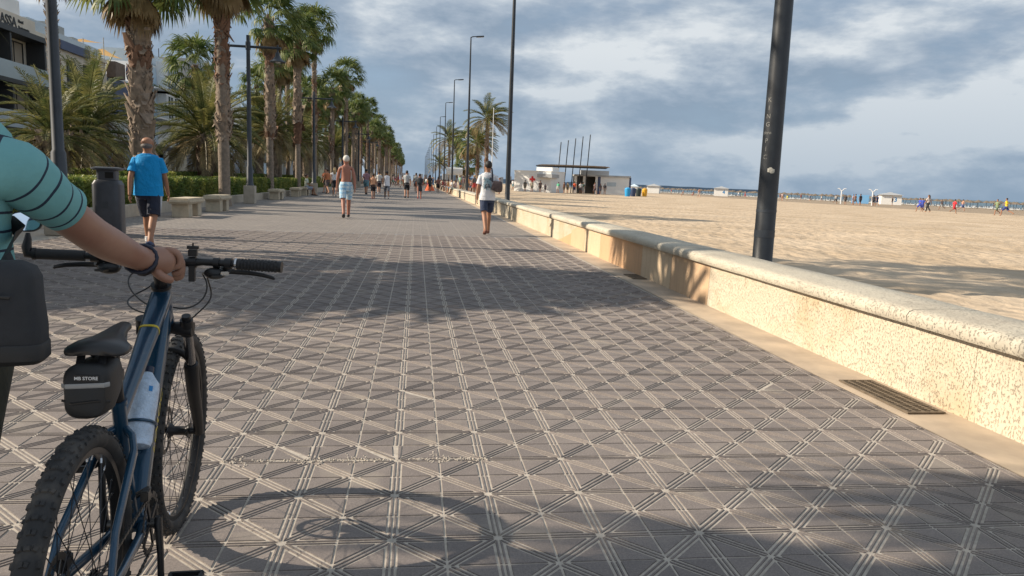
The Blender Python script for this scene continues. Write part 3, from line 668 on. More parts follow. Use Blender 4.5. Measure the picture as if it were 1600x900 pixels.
# hotel with the lettered fascia
A = bld((FX, 44, 0), 'cream hotel with black lettering on its fascia at the left edge'); body(A, -8, 9.6, 10.35, m_cream)
MB().b2(-.01, .25, -8, 9.5, 9.3, 10.4).build('fascia', m_cream, A)
bb = MB()
for y0 in (-7.5, -3.5, .5, 4.6, 8.7): bb.b2(.0, 1.1, y0, y0 + .18, .0, 9.0)
bb.b2(0, 1.2, -8, 9.55, 8.95, 9.28); bb.b2(0, 1.2, -8, 9.55, 6.0, 6.25); bb.b2(0, 1.2, -8, 9.55, 3.2, 3.4); bb.build('steel_balcony_frame', m_steel, A)
for y0 in (-7.1, -3.1, .9, 5.0):
    for z0 in (3.6, 6.5): window(A, y0, y0 + 3.2, z0, z0 + 2.3, m_steel, mull=2, gm=m_curt); 
for z0 in (3.4, 6.25): MB().b2(1.12, 1.15, -7.9, 9.5, z0, z0 + 1).build('railing', m_rail, A)
lt = text_mb('ASSA', 1.0, .02, True); rot = Matrix.Rotation(PI / 2, 4, 'Z') @ Matrix.Rotation(PI / 2, 4, 'X')
def sign(p, txt, size, y, z, m, x=.27, bold=False, al='LEFT'):
    t = text_mb(txt, size, .015, bold, align=al); q = MB(); q.add([Matrix.Translation((x, y, z)) @ rot @ Vector(v) for v in t.v], t.f); return q.build('lettering', m, p)
sign(A, 'ASSA', .82, 7.15, 9.84, m_sign, bold=True, al='RIGHT'); sign(A, 'Hotel', .27, 7.35, 10.03, m_sign, bold=True); sign(A, 'Restaurante', .27, 7.35, 9.66, m_sign, bold=True)
MB().b2(-6, -.6, 6.5, 9.4, 10.35, 11.6).build('rooftop_room', m_white, A)
A2 = bld((FX, 53.6, 0), 'narrow cream block right of the lettered hotel'); body(A2, 0, 3.5, 9.95, m_cream); window(A2, .6, 1.6, 7.0, 8.75, m_steel); window(A2, .6, 1.6, 3.9, 5.7, m_steel)
MB().b2(-8, -.3, .2, 3.3, 9.95, 10.75).build('roof_railing', m_rail, A2); MB().b2(-.02, .12, 0, 3.5, 9.3, 9.42).build('cornice', m_cream, A2)
B = bld((FX, 57.1, 0), 'long cream block with a navy band under its roof edge'); body(B, 0, 8.1, 9.7, m_cream); MB().b2(-.01, .22, 0, 4.7, 9.35, 9.95).build('navy_band', m_navy, B)
MB().b2(-.01, .14, 4.7, 8.1, 9.5, 9.8).build('cornice', m_cream, B); MB().b2(-.45, -.4, .1, 8.0, 9.7, 10.55).build('roof_railing', m_rail, B)
for y0 in (1.2, 3.9, 6.2):
    for z0 in (3.7, 7.0): window(B, y0, y0 + .95, z0, z0 + 1.8, m_steel)
MB().b2(-.02, .1, 3.4, 6.0, 3.0, 6.6).build('navy_panel', m_navy, B)
# roof plant
ac = empty('roof_duct', (FX - 1.4, 58.6, 9.7), label='grey boxy ventilation duct on the roof above the navy band', cat='ventilation duct')
MB().box((0, -.6, 1.05), (1.1, .9, .9)).build('duct', m_ac, ac, bevel=.02); MB().box((0, .75, 1.1), (1.2, 1.4, .85)).build('fan_box', m_ac, ac, bevel=.02)
q = MB()
for yy in (-.9, .2, 1.3): q.box((.4, yy, .3), (.08, .08, .62))
q.build('stand', m_steel, ac)
ac2 = empty('roof_unit', (FX - 1.4, 62.2, 9.7), label='smaller pale rooftop unit with a round dish beside the orange sail', cat='air conditioner'); MB().box((0, 0, .7), (.9, .8, 1.0)).build('casing', m_ac, ac2, bevel=.03)
q = MB(); q.tube([(0, .9, 0), (0, .9, .75)], .05, 8); q.build('stand', m_steel, ac2); q = MB(); q.tube([(-.05, .9, .8), (.12, .9, .85)], [.02, .38], 16); q.build('dish', m_ac, ac2, smooth=True)
# shade sails
sa = empty('shade_sail', (FX - 1, 66, 9.8), label='orange shade sail stretched over the roof terrace', cat='shade sail')
for (x, y, h) in ((0, -2.4, 1.35), (0, 1.5, 2.1), (-3, .2, 1.6)): MB().tube([(x, y, 0), (x, y, h)], .04, 8).build('mast', m_ac, sa)
def sail(p, a, b, c, nm='cloth'):
    a, b, c = map(Vector, (a, b, c)); n = 10; V = []; F = []; ix = {}
    for i in range(n + 1):
        for j in range(n + 1 - i):
            u, v = i / n, j / n; w_ = 1 - u - v; s_ = 27 * u * v * w_; e = (u * v + v * w_ + u * w_); P = a * w_ + b * u + c * v; ctr = (a + b + c) / 3
            P = P.lerp(ctr, .25 * (e - s_ * .33) * 1.2) + Vector((0, 0, -.12 * e)); ix[i, j] = len(V); V.append(P)
    for i in range(n):
        for j in range(n - i):
            F.append((ix[i, j], ix[i + 1, j], ix[i, j + 1]))
            if j < n - i - 1: F.append((ix[i + 1, j], ix[i + 1, j + 1], ix[i, j + 1]))
    return MB().add(V, F).build(nm, m_sail, p, smooth=True)
sail(sa, (0, -2.4, 1.3), (0, 1.5, 1.65), (-3, .2, 1.5)); sail(sa, (0, 1.5, 1.2), (.2, 5, .9), (-3, 3, 1.3))
D0 = bld((FX, 65.3, 0), 'low block with a brown timber box and an oval sign over navy shutters'); body(D0, 0, 8.8, 8.7, m_white); MB().b2(-.01, .7, 0, 2.0, 8.5, 9.75).build('timber_box', m_brown, D0)
MB().b2(-.01, .5, 0, 4, 5.6, 8.4).build('navy_panel', m_navy, D0); q = MB(); q.tube([(.75, 2.4, 9.2), (.87, 2.4, 9.2)], [(.62, .42)] * 2, 20, ref=(0, 0, 1)); q.build('oval_sign', m_navy, D0, smooth=True)
q = MB()
for k in range(14): a = 2 * PI * k / 14; q.box((.885, 2.4 + .27 * math.cos(a), 9.2 + .44 * math.sin(a)), (.01, .06, .06))
q.build('sign_ornament', m_frame, D0)
for y0 in (3.8, 6): window(D0, y0, y0 + 1, 3.9, 5.9)
# white house with bays
D = bld((FX, 74.2, 0), 'white and pale blue house with stacked bay windows and a roof terrace'); body(D, 0, 7, 11.0, m_white); MB().b2(-.015, .05, .2, 2.7, 3, 10.8).build('blue_wall', m_sky, D)
for z0 in (6.1, 8.85): 
    by = MB().b2(0, .9, 2.8, 6.9, z0 - .35, z0 + 2.65).build('bay', m_white, D)
    for y0 in (3.05, 5.0): 
        f = MB(); f.b2(.9, .96, y0, y0 + 1.65, z0, z0 + .08); f.b2(.9, .96, y0, y0 + 1.65, z0 + 2.2, z0 + 2.28); f.b2(.9, .96, y0, y0 + .1, z0 + .08, z0 + 2.2); f.b2(.9, .96, y0 + 1.55, y0 + 1.65, z0 + .08, z0 + 2.2); f.b2(.9, .955, y0 + .78, y0 + .87, z0 + .08, z0 + 2.2)
        f.build('window', m_frame, by); MB().b2(.905, .92, y0 + .1, y0 + 1.55, z0 + .08, z0 + 2.2).build('window_pane', m_wglass, by)
balcony(D, .1, 2.7, 8.85); balcony(D, .1, 2.7, 6.1); MB().b2(-4, -.5, .5, 6.5, 11.0, 12.2).build('roof_terrace_screen', m_rail, D); window(D, .6, 2.3, 3.2, 5.4)
q = MB()
for yy in (1.0, 6.2): q.tube([(-.8, yy, 11), (-.8, yy, 13.2)], .04, 6)
q.build('antenna', m_steel, D)
E_ = bld((FX, 81.4, 0), 'pale yellow low block beyond the white house with bays'); body(E_, 0, 6.6, 9.3, m_yellow)
for y0 in (.8, 3.6):
    for z0 in (3.5, 6.3): window(E_, y0, y0 + 1.8, z0, z0 + 1.9)
MB().b2(-3, -1, 3.5, 5, 9.3, 10.3).build('chimney_stack', mat('brick_red', (.33, .13, .08), .85, var=(6, .2)), E_)
y = 88.3; i = 0
while y < 300:
    wd = rnd.uniform(9, 15); h = rnd.choice((9.4, 10.5, 12.2, 13.5)); mt = (m_greyr, m_white, m_cream, m_sky, m_yellow)[i % 5]
    Q = bld((FX + rnd.uniform(-.4, .3), y, 0), ('grey', 'white', 'cream', 'pale blue', 'pale yellow')[i % 5] + ' house in the far street row half hidden by palms'); body(Q, 0, wd, h, mt)
    if y < 150:
        n = int(wd / 2.4)
        for k in range(n):
            for z0 in [3.4 + 2.9 * t for t in range(int((h - 3) / 2.9))]: window(Q, .7 + k * 2.3, 2.1 + k * 2.3, z0, z0 + 1.6)
        MB().b2(-.4, -.35, .1, wd - .1, h, h + .9).build('roof_railing', m_rail, Q)
    y += wd + .1; i += 1
# terrace pavilions in front of the houses
for i, (y0, y1, lb) in enumerate(((34, 46, 'dark glazed terrace pavilion behind the bald man'), (47, 58, 'black roofed terrace pavilion left of the folded parasols'), (59, 72, 'black roofed terrace pavilion behind the folded parasols'), (74, 90, 'farther dark terrace pavilion behind the palms'), (92, 118, 'farthest dark terrace pavilion behind the palms'))):
    P_ = empty('terrace_pavilion', (-20.4, y0, 0), label=lb, cat='pavilion', group='glazed terraces before the houses'); ln = y1 - y0
    MB().b2(-4.4, .5, 0, ln, 2.75, 3.05).build('roof', m_steel, P_); MB().b2(-4.3, -3.9, .1, ln - .1, 0, 2.74).build('back_wall', m_dk, P_)
    q = MB(); n = int(ln / 2.2)
    for k in range(n + 1):
        yy = ln * k / n; q.b2(-.06, .06, yy - .05, yy + .05, 0, 2.74)
    q.b2(-.06, .06, .05, ln - .05, 2.62, 2.74); q.b2(-.055, .055, .05, ln - .05, .0, .1); q.build('frame', m_frame, P_)
    for k in range(0, n, 2): MB().b2(-.02, .02, ln * k / n + .05, ln * (k + 1) / n - .05, .1, 2.62).build('glass_panel', m_wglass, P_)
    MB().b2(-3.9, -.1, .1, ln - .1, -.02, .03).build('deck', m_brown, P_)
# folded parasols
def parasol(x, y, lb, tilt=0):
    o = empty('folded_parasol', (x, y, 0), label=lb, cat='parasol', group='folded parasols on the terrace'); o.rotation_euler = (0, R(tilt), 0)
    MB().tube([(0, 0, 0), (0, 0, 2.5)], .025, 8).build('pole', m_frame, o, smooth=True); q = MB(); pts = [(0, 0, .75), (0, 0, 1.0), (0, 0, 1.5), (0, 0, 2.1), (0, 0, 2.45)]
    vs = []; n = 20
    for (pz, r0) in ((.72, .30), (1.0, .31), (1.5, .24), (2.1, .13), (2.5, .04)):
        for k in range(n): a = 2 * PI * k / n; rr = r0 * (1 + .22 * math.cos(a * 6)); vs.append((rr * math.cos(a), rr * math.sin(a), pz + .03 * math.cos(a * 6)))
    q.add(vs, [(i * n + k, i * n + (k + 1) % n, (i + 1) * n + (k + 1) % n, (i + 1) * n + k) for i in range(4) for k in range(n)]); q.build('canopy', m_par, o, smooth=True)
parasol(-17.6, 55.5, 'folded beige parasol just right of the bald man', 4); parasol(-17.2, 57.8, 'folded beige parasol right of the first folded one', 6); parasol(-18.2, 44, 'leaning folded parasol above the litter bin', -16)

# ================================================================== PEOPLE
SK = {'tan': mat('skin_tan', (.34, .165, .095), .55, var=(9, .08)), 'fair': mat('skin_fair', (.50, .27, .18), .55, var=(9, .08)), 'dark': mat('skin_dark', (.17, .085, .05), .5, var=(9, .08)), 'red': mat('skin_sunburnt', (.34, .14, .09), .5, var=(7, .12))}
HC = {'black': mat('hair_black', (.012, .010, .009), .6, bump=(90, .6, .01)), 'white': mat('hair_white', (.62, .59, .54), .7, bump=(90, .6, .01)), 'brown': mat('hair_brown', (.06, .035, .02), .6, bump=(90, .6, .01)), 'blond': mat('hair_blond', (.48, .33, .16), .6, bump=(90, .6, .01)), 'grey': mat('hair_grey', (.16, .14, .13), .7, bump=(90, .6, .01))}
CLC = {}
def cloth(c, rough=.85, extra=None, nm=None):
    k = nm or 'cloth_%02x%02x%02x' % tuple(int(255 * x) for x in c)
    if k not in CLC: CLC[k] = mat(k, c, rough, var=(6, .08), bump=(5, 1.0, .06), extra=extra)
    return CLC[k]
def person(label, x, y, z, h, face=0, pose='walk', ph=1, top=(.6, .6, .6), bottom=(.03, .04, .07), sk='tan', hair='black', shoes=(.03, .03, .03), group=None, detail=0, fat=1.0, longhair=False, skirt=False, sleeve=.5, blen=.85, tmat=None, bmat=None, hat=None, barefoot=False, headturn=0, pack=None, loose=1.0, name='person'):
    S = h / 1.75; sk_ = SK[sk]; V = []; E = []; Rr = []
    def a(p, r, con=None):
        V.append(Vector(p)); Rr.append(tuple(q * 1.13 for q in r) if isinstance(r, tuple) else r * 1.13)
        if con is not None: E.append((con, len(V) - 1))
        return len(V) - 1
    sit = pose == 'sit'; hz = .93 if not sit else .50
    if pose == 'crouch': hz = .55
    lean = {'run': .10, 'bend': .45}.get(pose, .015)
    def sp(z_): return (0, lean * (z_ - hz), z_ if pose != 'bend' else hz + (z_ - hz) * .8)
    p0 = a(sp(hz), (.125 * fat, .095 * fat)); p1 = a(sp(hz + .16), (.115 * fat, .09 * fat), p0); p2 = a(sp(hz + .36), (.135 * fat, .095 * fat), p1)
    p3 = a(sp(hz + .50), (.085, .07), p2); p4 = a(sp(hz + .57), .047, p3); hc = Vector(sp(hz + .70)); p5 = a(hc + Vector((0, .01, -.055)), .074, p4); p6 = a(hc + Vector((0, .005, .02)), (.088, .098), p5); p7 = a(hc + Vector((0, 0, .105)), .062, p6)
    arms = []; sw_ = .16 if pose == 'walk' else (.3 if pose == 'run' else .03)
    for s_ in (-1, 1):
        d = sw_ * ph * -s_; sh = Vector(sp(hz + .462)) + Vector((s_ * .172 * (.9 + .1 * fat), 0, 0)); s0 = a(sh, .043, p3)
        el = sh + Vector((s_ * .055, d * .45 - .02, -.28)); wr = el + Vector((s_ * .01, d * .6 + .05, -.245))
        if sit or pose == 'crouch': el = sh + Vector((s_ * .06, .06, -.26)); wr = el + Vector((-s_ * .05, .22, -.07))
        if pose == 'bag' and s_ == 1: el = sh + Vector((.10, -.02, -.26)); wr = el + Vector((-.12, .19, .02))
        if pose == 'run': wr = el + Vector((-s_ * .02, .2, .06 + .1 * s_ * ph))
        m1 = a((sh + el) / 2, .046, s0); e0 = a(el, .039, m1); f1 = a(el.lerp(wr, .35), .037, e0); w0 = a(wr, .025, f1)
        hd = (wr - el).normalized(); hn = a(wr + hd * .05, (.036, .022), w0)
        if detail < 2: a(wr + hd * .12, (.026, .016), hn)
        arms.append((sh, el, wr, hd))
    legs = []
    for s_ in (-1, 1):
        d = ph * s_; hp = Vector((s_ * .088 * fat, lean * 0, hz - .04))
        if pose in ('walk', 'bag'):
            fwd = .215 * d; kn = Vector((s_ * .085, fwd * .75 + .045, .50)); an = Vector((s_ * .08, fwd * 1.25 - (.10 if d < 0 else 0), .10 + (.05 if d < 0 else 0)))
        elif pose == 'run': fwd = .3 * d; kn = Vector((s_ * .085, fwd * .9 + .1, .52)); an = Vector((s_ * .08, fwd * 1.3 - (.25 if d < 0 else 0), .1 + (.22 if d < 0 else 0)))
        elif sit: kn = Vector((s_ * .12, .42, .47)); an = Vector((s_ * .12, .44 + .06 * d, .09))
        elif pose == 'crouch': kn = Vector((s_ * .14, .34, .5)); an = Vector((s_ * .12, .1, .09))
        else: kn = Vector((s_ * .09, .02 + .02 * d, .50)); an = Vector((s_ * .10, -.02 + .05 * d, .09))
        h0 = a(hp, .092 * fat, p0); t1 = a(hp.lerp(kn, .45), .076 * fat, h0); k0 = a(kn, .053, t1); c1 = a(kn.lerp(an, .32) + Vector((0, -.015, 0)), .053, k0); a0 = a(an, .033, c1)
        back = d < 0 and pose in ('walk', 'run', 'bag'); hl = a(an + Vector((0, -.035, -.045)), .034, a0); to = a(an + Vector((s_ * .015, .15, -.06 if not back else -.10)), (.036, .026), a0)
        legs.append((hp, kn, an, back))
    vs, fs = skin(V, E, Rr, 2 if detail else 1); mb = MB(); mb.add(vs, fs)
    if detail:
        hcc = hc + Vector((0, .005, .02))
        for s_ in (-1, 1): mb.ball(hcc + Vector((s_ * .082, -.005, -.01)), (.012, .022, .034), 8, 6)
        mb.ball(hcc + Vector((0, .10, -.015)), (.014, .022, .024), 8, 6); mb.ball(hcc + Vector((0, .092, -.055)), (.024, .012, .008), 8, 4)
        for s_ in (-1, 1): mb.ball(hcc + Vector((s_ * .03, .085, .012)), (.012, .010, .008), 8, 4)
    if detail >= 2:
        for i, (sh, el, wr, hd) in enumerate(arms):
            s_ = (-1, 1)[i]; pc = wr + hd * .085; lat = Vector((0, 1, 0)); lat = (lat - hd * lat.dot(hd)).normalized(); inn = Vector((-s_, 0, 0)); inn = (inn - hd * inn.dot(hd)).normalized()
            for k, L_ in enumerate((.072, .08, .075, .06)):
                b0 = pc + lat * (.027 - .018 * k); c_, d_ = skin([b0 - hd * .03, b0, b0 + hd * L_ * .5 + inn * .008, b0 + hd * L_ * .85 + inn * .03], [(0, 1), (1, 2), (2, 3)], [.0105, .0105, .0095, .008], 1); mb.add(c_, d_)
            b0 = wr + hd * .035 + lat * .02; c_, d_ = skin([b0, b0 + lat * .022 + hd * .022 + inn * .01, b0 + lat * .026 + hd * .06 + inn * .02], [(0, 1), (1, 2)], [.013, .011, .009], 1); mb.add(c_, d_)
    o = mb.build(name, sk_, smooth=True, angle=0, label=label, cat='person', group=group); o.location = (x, y, z); o.rotation_euler = (0, 0, face); o.scale = (S, S, S)
    jit = (6.5, .010) if detail else 0; nn = 20 if detail else 10
    # upper garment
    if top is not None:
        tm = tmat or cloth(top); t = MB(); zb = hz - (.04 if not skirt else -.06) - (.06 if loose > 1 else 0)
        ring = [(zb, .175 * fat * loose, .125 * fat * loose), (zb + .12, .165 * fat * loose, .118 * fat * loose), (hz + .2, .162 * fat * loose, .112 * fat * loose), (hz + .36, .180 * fat, .120 * fat), (hz + .44, .190 * (.6 + .4 * fat), .108), (hz + .49, .185, .098), (hz + .523, .145, .084), (hz + .545, .085, .068), (hz + .56, .062, .058)]
        if sit: ring = ring[1:]
        t.tube([sp(z_) for z_, _, _ in ring], [(a_, b_) for _, a_, b_ in ring], nn, cap=True, ref=(1, 0, 0), sq=2.3)
        if sleeve:
            for (sh, el, wr, hd), s_ in zip(arms, (-1, 1)):
                ax = (el - sh); t.tube([sh + Vector((-s_ * .05, 0, -.012)), sh + Vector((-s_ * .0, 0, -.015)), sh + ax * .35, sh + ax * min(1, sleeve * 1.35)] + ([el.lerp(wr, .85)] if sleeve > .9 else []), [.056, .065, .068, .076] + ([.05] if sleeve > .9 else []), nn // 2 + 4, ref=(0, 1, 0))
        t.build('shirt', tm, o, smooth=True, jitter=jit, angle=60)
    # lower garment
    if bottom is not None:
        bm_ = bmat or cloth(bottom); t = MB()
        if skirt:
            t.tube([(0, 0, hz + .1), (0, 0, hz), (0, .01, hz - .2), (0, .02, hz - blen * .45)], [(.14, .11), (.17, .13), (.185, .15), (.19, .17)], nn, ref=(1, 0, 0)); nm = 'skirt'
        else:
            t.tube([(0, 0, hz + .09), (0, 0, hz + .02), (0, 0, hz - .08), (0, 0, hz - .16)], [(.158 * fat, .115 * fat), (.172 * fat, .128 * fat), (.170 * fat, .12 * fat), (.155 * fat, .10 * fat)], nn, ref=(1, 0, 0), sq=2.3)
            for hp, kn, an, bk_ in legs:
                P1 = hp.lerp(kn, blen) if blen <= 1 else kn.lerp(an, blen - 1); P = [hp + Vector((0, 0, .04)), hp.lerp(kn, .4)] + ([kn] if blen > 1 else []) + [P1]
                t.tube(P, [.098 * fat, .097 * fat] + ([.07] if blen > 1 else []) + [.088 * fat if blen <= 1 else .06], nn // 2 + 4, ref=(1, 0, 0))
            nm = 'shorts' if blen <= 1 else 'trousers'
        t.build(nm, bm_, o, smooth=True, jitter=jit, angle=60)
    # hair
    hcc = hc + Vector((0, -.008, .03))
    if hair:
        t = MB()
        if hair == 'bald': t.ball(hcc + Vector((0, -.030, -.062)), (.085, .072, .046), 16, 8); hm_ = HC['grey']
        else: t.ball(hcc + Vector((0, -.012, .006)), (.090, .098, .098), 16 if detail else 10, 10 if detail else 6); hm_ = HC[hair]
        if longhair: t.tube([hcc + Vector((0, -.06, .02)), hcc + Vector((0, -.095, -.12)), hcc + Vector((0, -.10, -.32))], [(.085, .05), (.095, .05), (.06, .03)], 10, ref=(1, 0, 0))
        t.build('hair', hm_, o, smooth=True, jitter=(30, .006), angle=0)
    if hat: t = MB(); t.ball(hcc + Vector((0, 0, .035)), (.098, .108, .075), 12, 6); t.box(hcc + Vector((0, .13, .02)), (.13, .10, .012)); t.build('cap', cloth(hat), o, smooth=True)
    if not barefoot and shoes:
        for hp, kn, an, bk_ in legs:
            t = MB(); dn = -.10 if bk_ else -.055
            t.tube([an + Vector((0, -.075, -.045)), an + Vector((0, -.04, -.04)), an + Vector((0, .05, -.05)), an + Vector((.0, .13, dn - .005)), an + Vector((0, .18, dn - .01))], [(.03, .03), (.043, .042), (.046, .036), (.045, .028), (.028, .018)], 10, ref=(1, 0, 0)); t.build('shoe', cloth(shoes, .6), o, smooth=True)
    if pack: t = MB(); t.tube([Vector(sp(hz + .08)) + Vector((0, -.19, 0)), Vector(sp(hz + .2)) + Vector((0, -.22, 0)), Vector(sp(hz + .45)) + Vector((0, -.17, 0))], [(.12, .07), (.15, .10), (.12, .06)], 12, ref=(1, 0, 0), sq=3); q = t.build('backpack', cloth(pack), smooth=True); q.matrix_world = Matrix.LocRotScale(Vector((x, y, z)), Matrix.Rotation(face, 3, 'Z'), Vector((S, S, S))); tag(q, 'backpack worn by the ' + label[:60].rsplit(' ', 1)[0], 'backpack')
    return o
# three nearest walkers
def side_stripe(m, n, l, co, nz, rp, mx, cur, b):
    s = n.new('ShaderNodeSeparateXYZ'); l.new(co, s.inputs[0]); return mx(rp(math_node(n, l, 'ABSOLUTE', s.outputs[0]), .185, .19), cur, (.5, .52, .55))
P1 = person('bald man in a bright blue T-shirt and navy shorts walking away', -4.09, 12.1, 0, 1.72, R(6), 'walk', -1, top=(.0, .27, .62), bottom=(.018, .024, .045), sk='tan', hair='bald', shoes=(.03, .05, .12), detail=2, fat=1.12, blen=.92, loose=1.12, sleeve=.52,
            bmat=cloth((.018, .024, .045), extra=side_stripe, nm='navy_shorts_striped'))
for s_ in (-1, 1):
    t = MB(); t.tube([(s_ * .08, .17 * s_ * -1 * 1.25 - (.1 if s_ > 0 else 0), .1 + (.05 if s_ > 0 else 0)), (s_ * .08, .17 * s_ * -1 * 1.2 - (.1 if s_ > 0 else 0), .17 + (.05 if s_ > 0 else 0))], .044, 10); t.build('sock', cloth((.75, .75, .75)), P1, smooth=True)
def plaid(m, n, l, co, nz, rp, mx, cur, b):
    s = n.new('ShaderNodeSeparateXYZ'); l.new(co, s.inputs[0]); f = lambda ax, q, o_: rp(math_node(n, l, 'PINGPONG', math_node(n, l, 'ADD', s.outputs[ax], o_), q), .028, .032)
    cur = mx(math_node(n, l, 'MULTIPLY', math_node(n, l, 'MULTIPLY', f(2, .055, 0), .8), rp(nz(11, 3), .4, .6)), cur, (.12, .36, .62)); cur = mx(math_node(n, l, 'MULTIPLY', f(0, .06, .2), .45), cur, (.15, .42, .68)); return cur
P2 = person('shirtless white haired man in pale blue checked swim shorts', -2.05, 22.4, 0, 1.83, R(8), 'walk', 1, top=None, bottom=(.62, .74, .80), sk='red', hair='white', shoes=(.012, .012, .015), detail=2, fat=1.02, blen=.85, bmat=cloth((.62, .74, .80), extra=plaid, nm='checked_swim_cloth'))
def tprint(m, n, l, co, nz, rp, mx, cur, b):
    s = n.new('ShaderNodeSeparateXYZ'); l.new(co, s.inputs[0])
    back = math_node(n, l, 'LESS_THAN', s.outputs[1], -.06); inx = math_node(n, l, 'LESS_THAN', math_node(n, l, 'ABSOLUTE', math_node(n, l, 'ADD', s.outputs[0], .02)), .10)
    inz = math_node(n, l, 'LESS_THAN', math_node(n, l, 'ABSOLUTE', math_node(n, l, 'SUBTRACT', s.outputs[2], 1.22)), .15)
    k = math_node(n, l, 'MULTIPLY', math_node(n, l, 'MULTIPLY', back, inx), inz)
    pat = mx(rp(nz(9, 4), .48, .52), (.22, .36, .42), (.03, .05, .07)); pat = mx(rp(nz(13, 3), .50, .60), pat, (.62, .64, .64)); return mx(math_node(n, l, 'MULTIPLY', k, .9), cur, pat)
P3 = person('barefoot looking young man in a white print T-shirt and navy shorts by the wall', 1.63, 17.1, 0, 1.69, R(4), 'bag', 1, bottom=(.03, .045, .09), sk='tan', hair='black', shoes=(.16, .06, .04), detail=2, loose=1.12, blen=.82, tmat=cloth((.66, .67, .70), extra=tprint, nm='print_shirt_cloth'))
P3['label'] = 'young man in a white T-shirt with a printed back and navy shorts by the wall'
q = MB(); q.tube([(.02, -.10, .02), (.14, -.12, -.02), (.2, -.02, -.02), (.22, .08, 0)], [(.10, .05), (.13, .07), (.13, .07), (.10, .05)], 12, ref=(0, 0, 1), sq=3); sb = q.build('sling_bag', cloth((.06, .045, .05)), smooth=True, label='dark sling bag held at the right side of the man in the print shirt', cat='bag')
sb.location = (1.70, 17.05, 1.14); q = MB(); q.tube([(.02, -.12, .08), (.01, -.135, .24), (.0, -.10, .36), (.0, .02, .40)], [(.02, .004)] * 4, 6, ref=(1, 0, 0)); q.build('strap', cloth((.035, .04, .06)), sb, smooth=True)
GM = 'walkers in the middle distance'
mid = [
 ('boy in an orange tank top and black shorts', -2.45, 43.4, 1.45, 0, dict(top=(.62, .33, .20), bottom=(.02, .015, .02), sk='tan', sleeve=0, shoes=(.35, .1, .06))),
 ('walker in a white tank top, grey shorts and dark cap', -1.72, 44.4, 1.62, 0, dict(top=(.72, .73, .78), bottom=(.16, .17, .2), sk='dark', sleeve=0, shoes=(.6, .6, .6), hat=(.02, .02, .03), loose=1.15, blen=1)),
 ('walker in a pale grey T-shirt, black shorts and black socks', -.6, 47.4, 1.74, 0, dict(top=(.46, .47, .47), bottom=(.015, .015, .02), sk='tan', shoes=(.02, .02, .02))),
 ('walker in a beige grey T-shirt farther ahead of the grey one', -.03, 70, 1.8, 0, dict(top=(.42, .40, .36), bottom=(.03, .03, .04), shoes=(.5, .5, .5))),
 ('woman in a dark dress with a black backpack', .2, 46.9, 1.57, 0, dict(top=(.05, .05, .06), bottom=(.04, .04, .05), sk='red', pack=(.03, .035, .04), skirt=True, shoes=(.45, .08, .08))),
 ('man in a mauve top and teal shorts with dark shoes', -3.55, 54.2, 1.80, 0, dict(top=(.30, .17, .20), bottom=(.11, .22, .26), fat=1.1)),
 ('woman in a white top and dark shorts behind the boy in orange', -2.83, 57.8, 1.72, 0, dict(top=(.6, .58, .55), bottom=(.03, .02, .03), hair='brown', shoes=(.6, .6, .6))),
 ('blond woman in a white top and black skirt near the plinth lamp', -4.9, 46.1, 1.74, 0, dict(top=(.68, .67, .68), bottom=(.015, .015, .02), sk='fair', hair='blond', longhair=True, skirt=True, sleeve=.2, shoes=(.6, .55, .5))),
 ('walker in an orange top left of the blond woman', -6.0, 52, 1.68, .6, dict(top=(.55, .20, .09), bottom=(.1, .08, .08), sk='fair', hair='brown', sleeve=.1)),
 ('woman with dark hair in a rust top left of the blond woman', -6.5, 55, 1.72, 2.6, dict(top=(.40, .14, .07), bottom=(.05, .04, .04), sk='fair', hair='brown')),
 ('dark skinned child in black shorts close to the wall', 2.1, 73, 1.5, 0, dict(top=(.20, .09, .07), bottom=(.01, .01, .012), sk='dark')),
 ('walker in a dark top left of the child in black shorts', 1.4, 78, 1.7, 0, dict(top=(.05, .05, .05), bottom=(.04, .05, .05), sk='dark')),
]
for k, (lb, x, y, h, fc, kw) in enumerate(mid): person(lb, x, y, 0, h, R(rnd.uniform(-8, 8)) + fc, 'walk', (1, -1)[k % 2], group=GM, **kw)
person('person in pale clothes seated on the bench by the second plinth lamp', -6.6, 46.4, 0, 1.7, R(-75), 'sit', top=(.52, .56, .48), bottom=(.28, .32, .42), hair='brown', group=GM)
pal = [(.55, .06, .05), (.7, .7, .68), (.05, .06, .09), (.6, .25, .2), (.1, .25, .45), (.5, .45, .35), (.35, .08, .12), (.7, .45, .4), (.12, .12, .12), (.65, .3, .1), (.25, .4, .3)]
pn = ['red', 'white', 'dark navy', 'salmon', 'blue', 'beige', 'wine red', 'pink', 'charcoal', 'orange', 'green']
def crowd(n, xr, yr, where, zf, group, poses=('walk', 'stand')):
    for k in range(n):
        c = rnd.randrange(len(pal)); c2 = rnd.randrange(len(pal)); x = rnd.uniform(*xr); y = rnd.uniform(*yr); p = rnd.choice(poses)
        person('small far person in %s above %s, %s' % (pn[c], pn[c2], where), x, y, zf(x), rnd.uniform(1.5, 1.82), rnd.uniform(0, 6.28), p, rnd.choice((1, -1)), top=pal[c], bottom=pal[c2], sk=rnd.choice(('tan', 'fair', 'dark', 'red')), hair=rnd.choice(('black', 'brown', 'blond', 'grey')), group=group, shoes=None, sleeve=rnd.choice((0, .5)))
crowd(15, (-6.4, 1.8), (85, 150), 'in the distant throng on the promenade', lambda x: 0, 'distant throng on the promenade')
crowd(9, (-.6, 2.4), (92, 170), 'in the distance close to the wall', lambda x: 0, 'distant throng on the promenade')
crowd(13, (4.6, 8.0), (58, 120), 'behind the wall under the palms', lambda x: sandz(x), 'people behind the wall by the palms', ('stand', 'stand', 'sit', 'walk'))
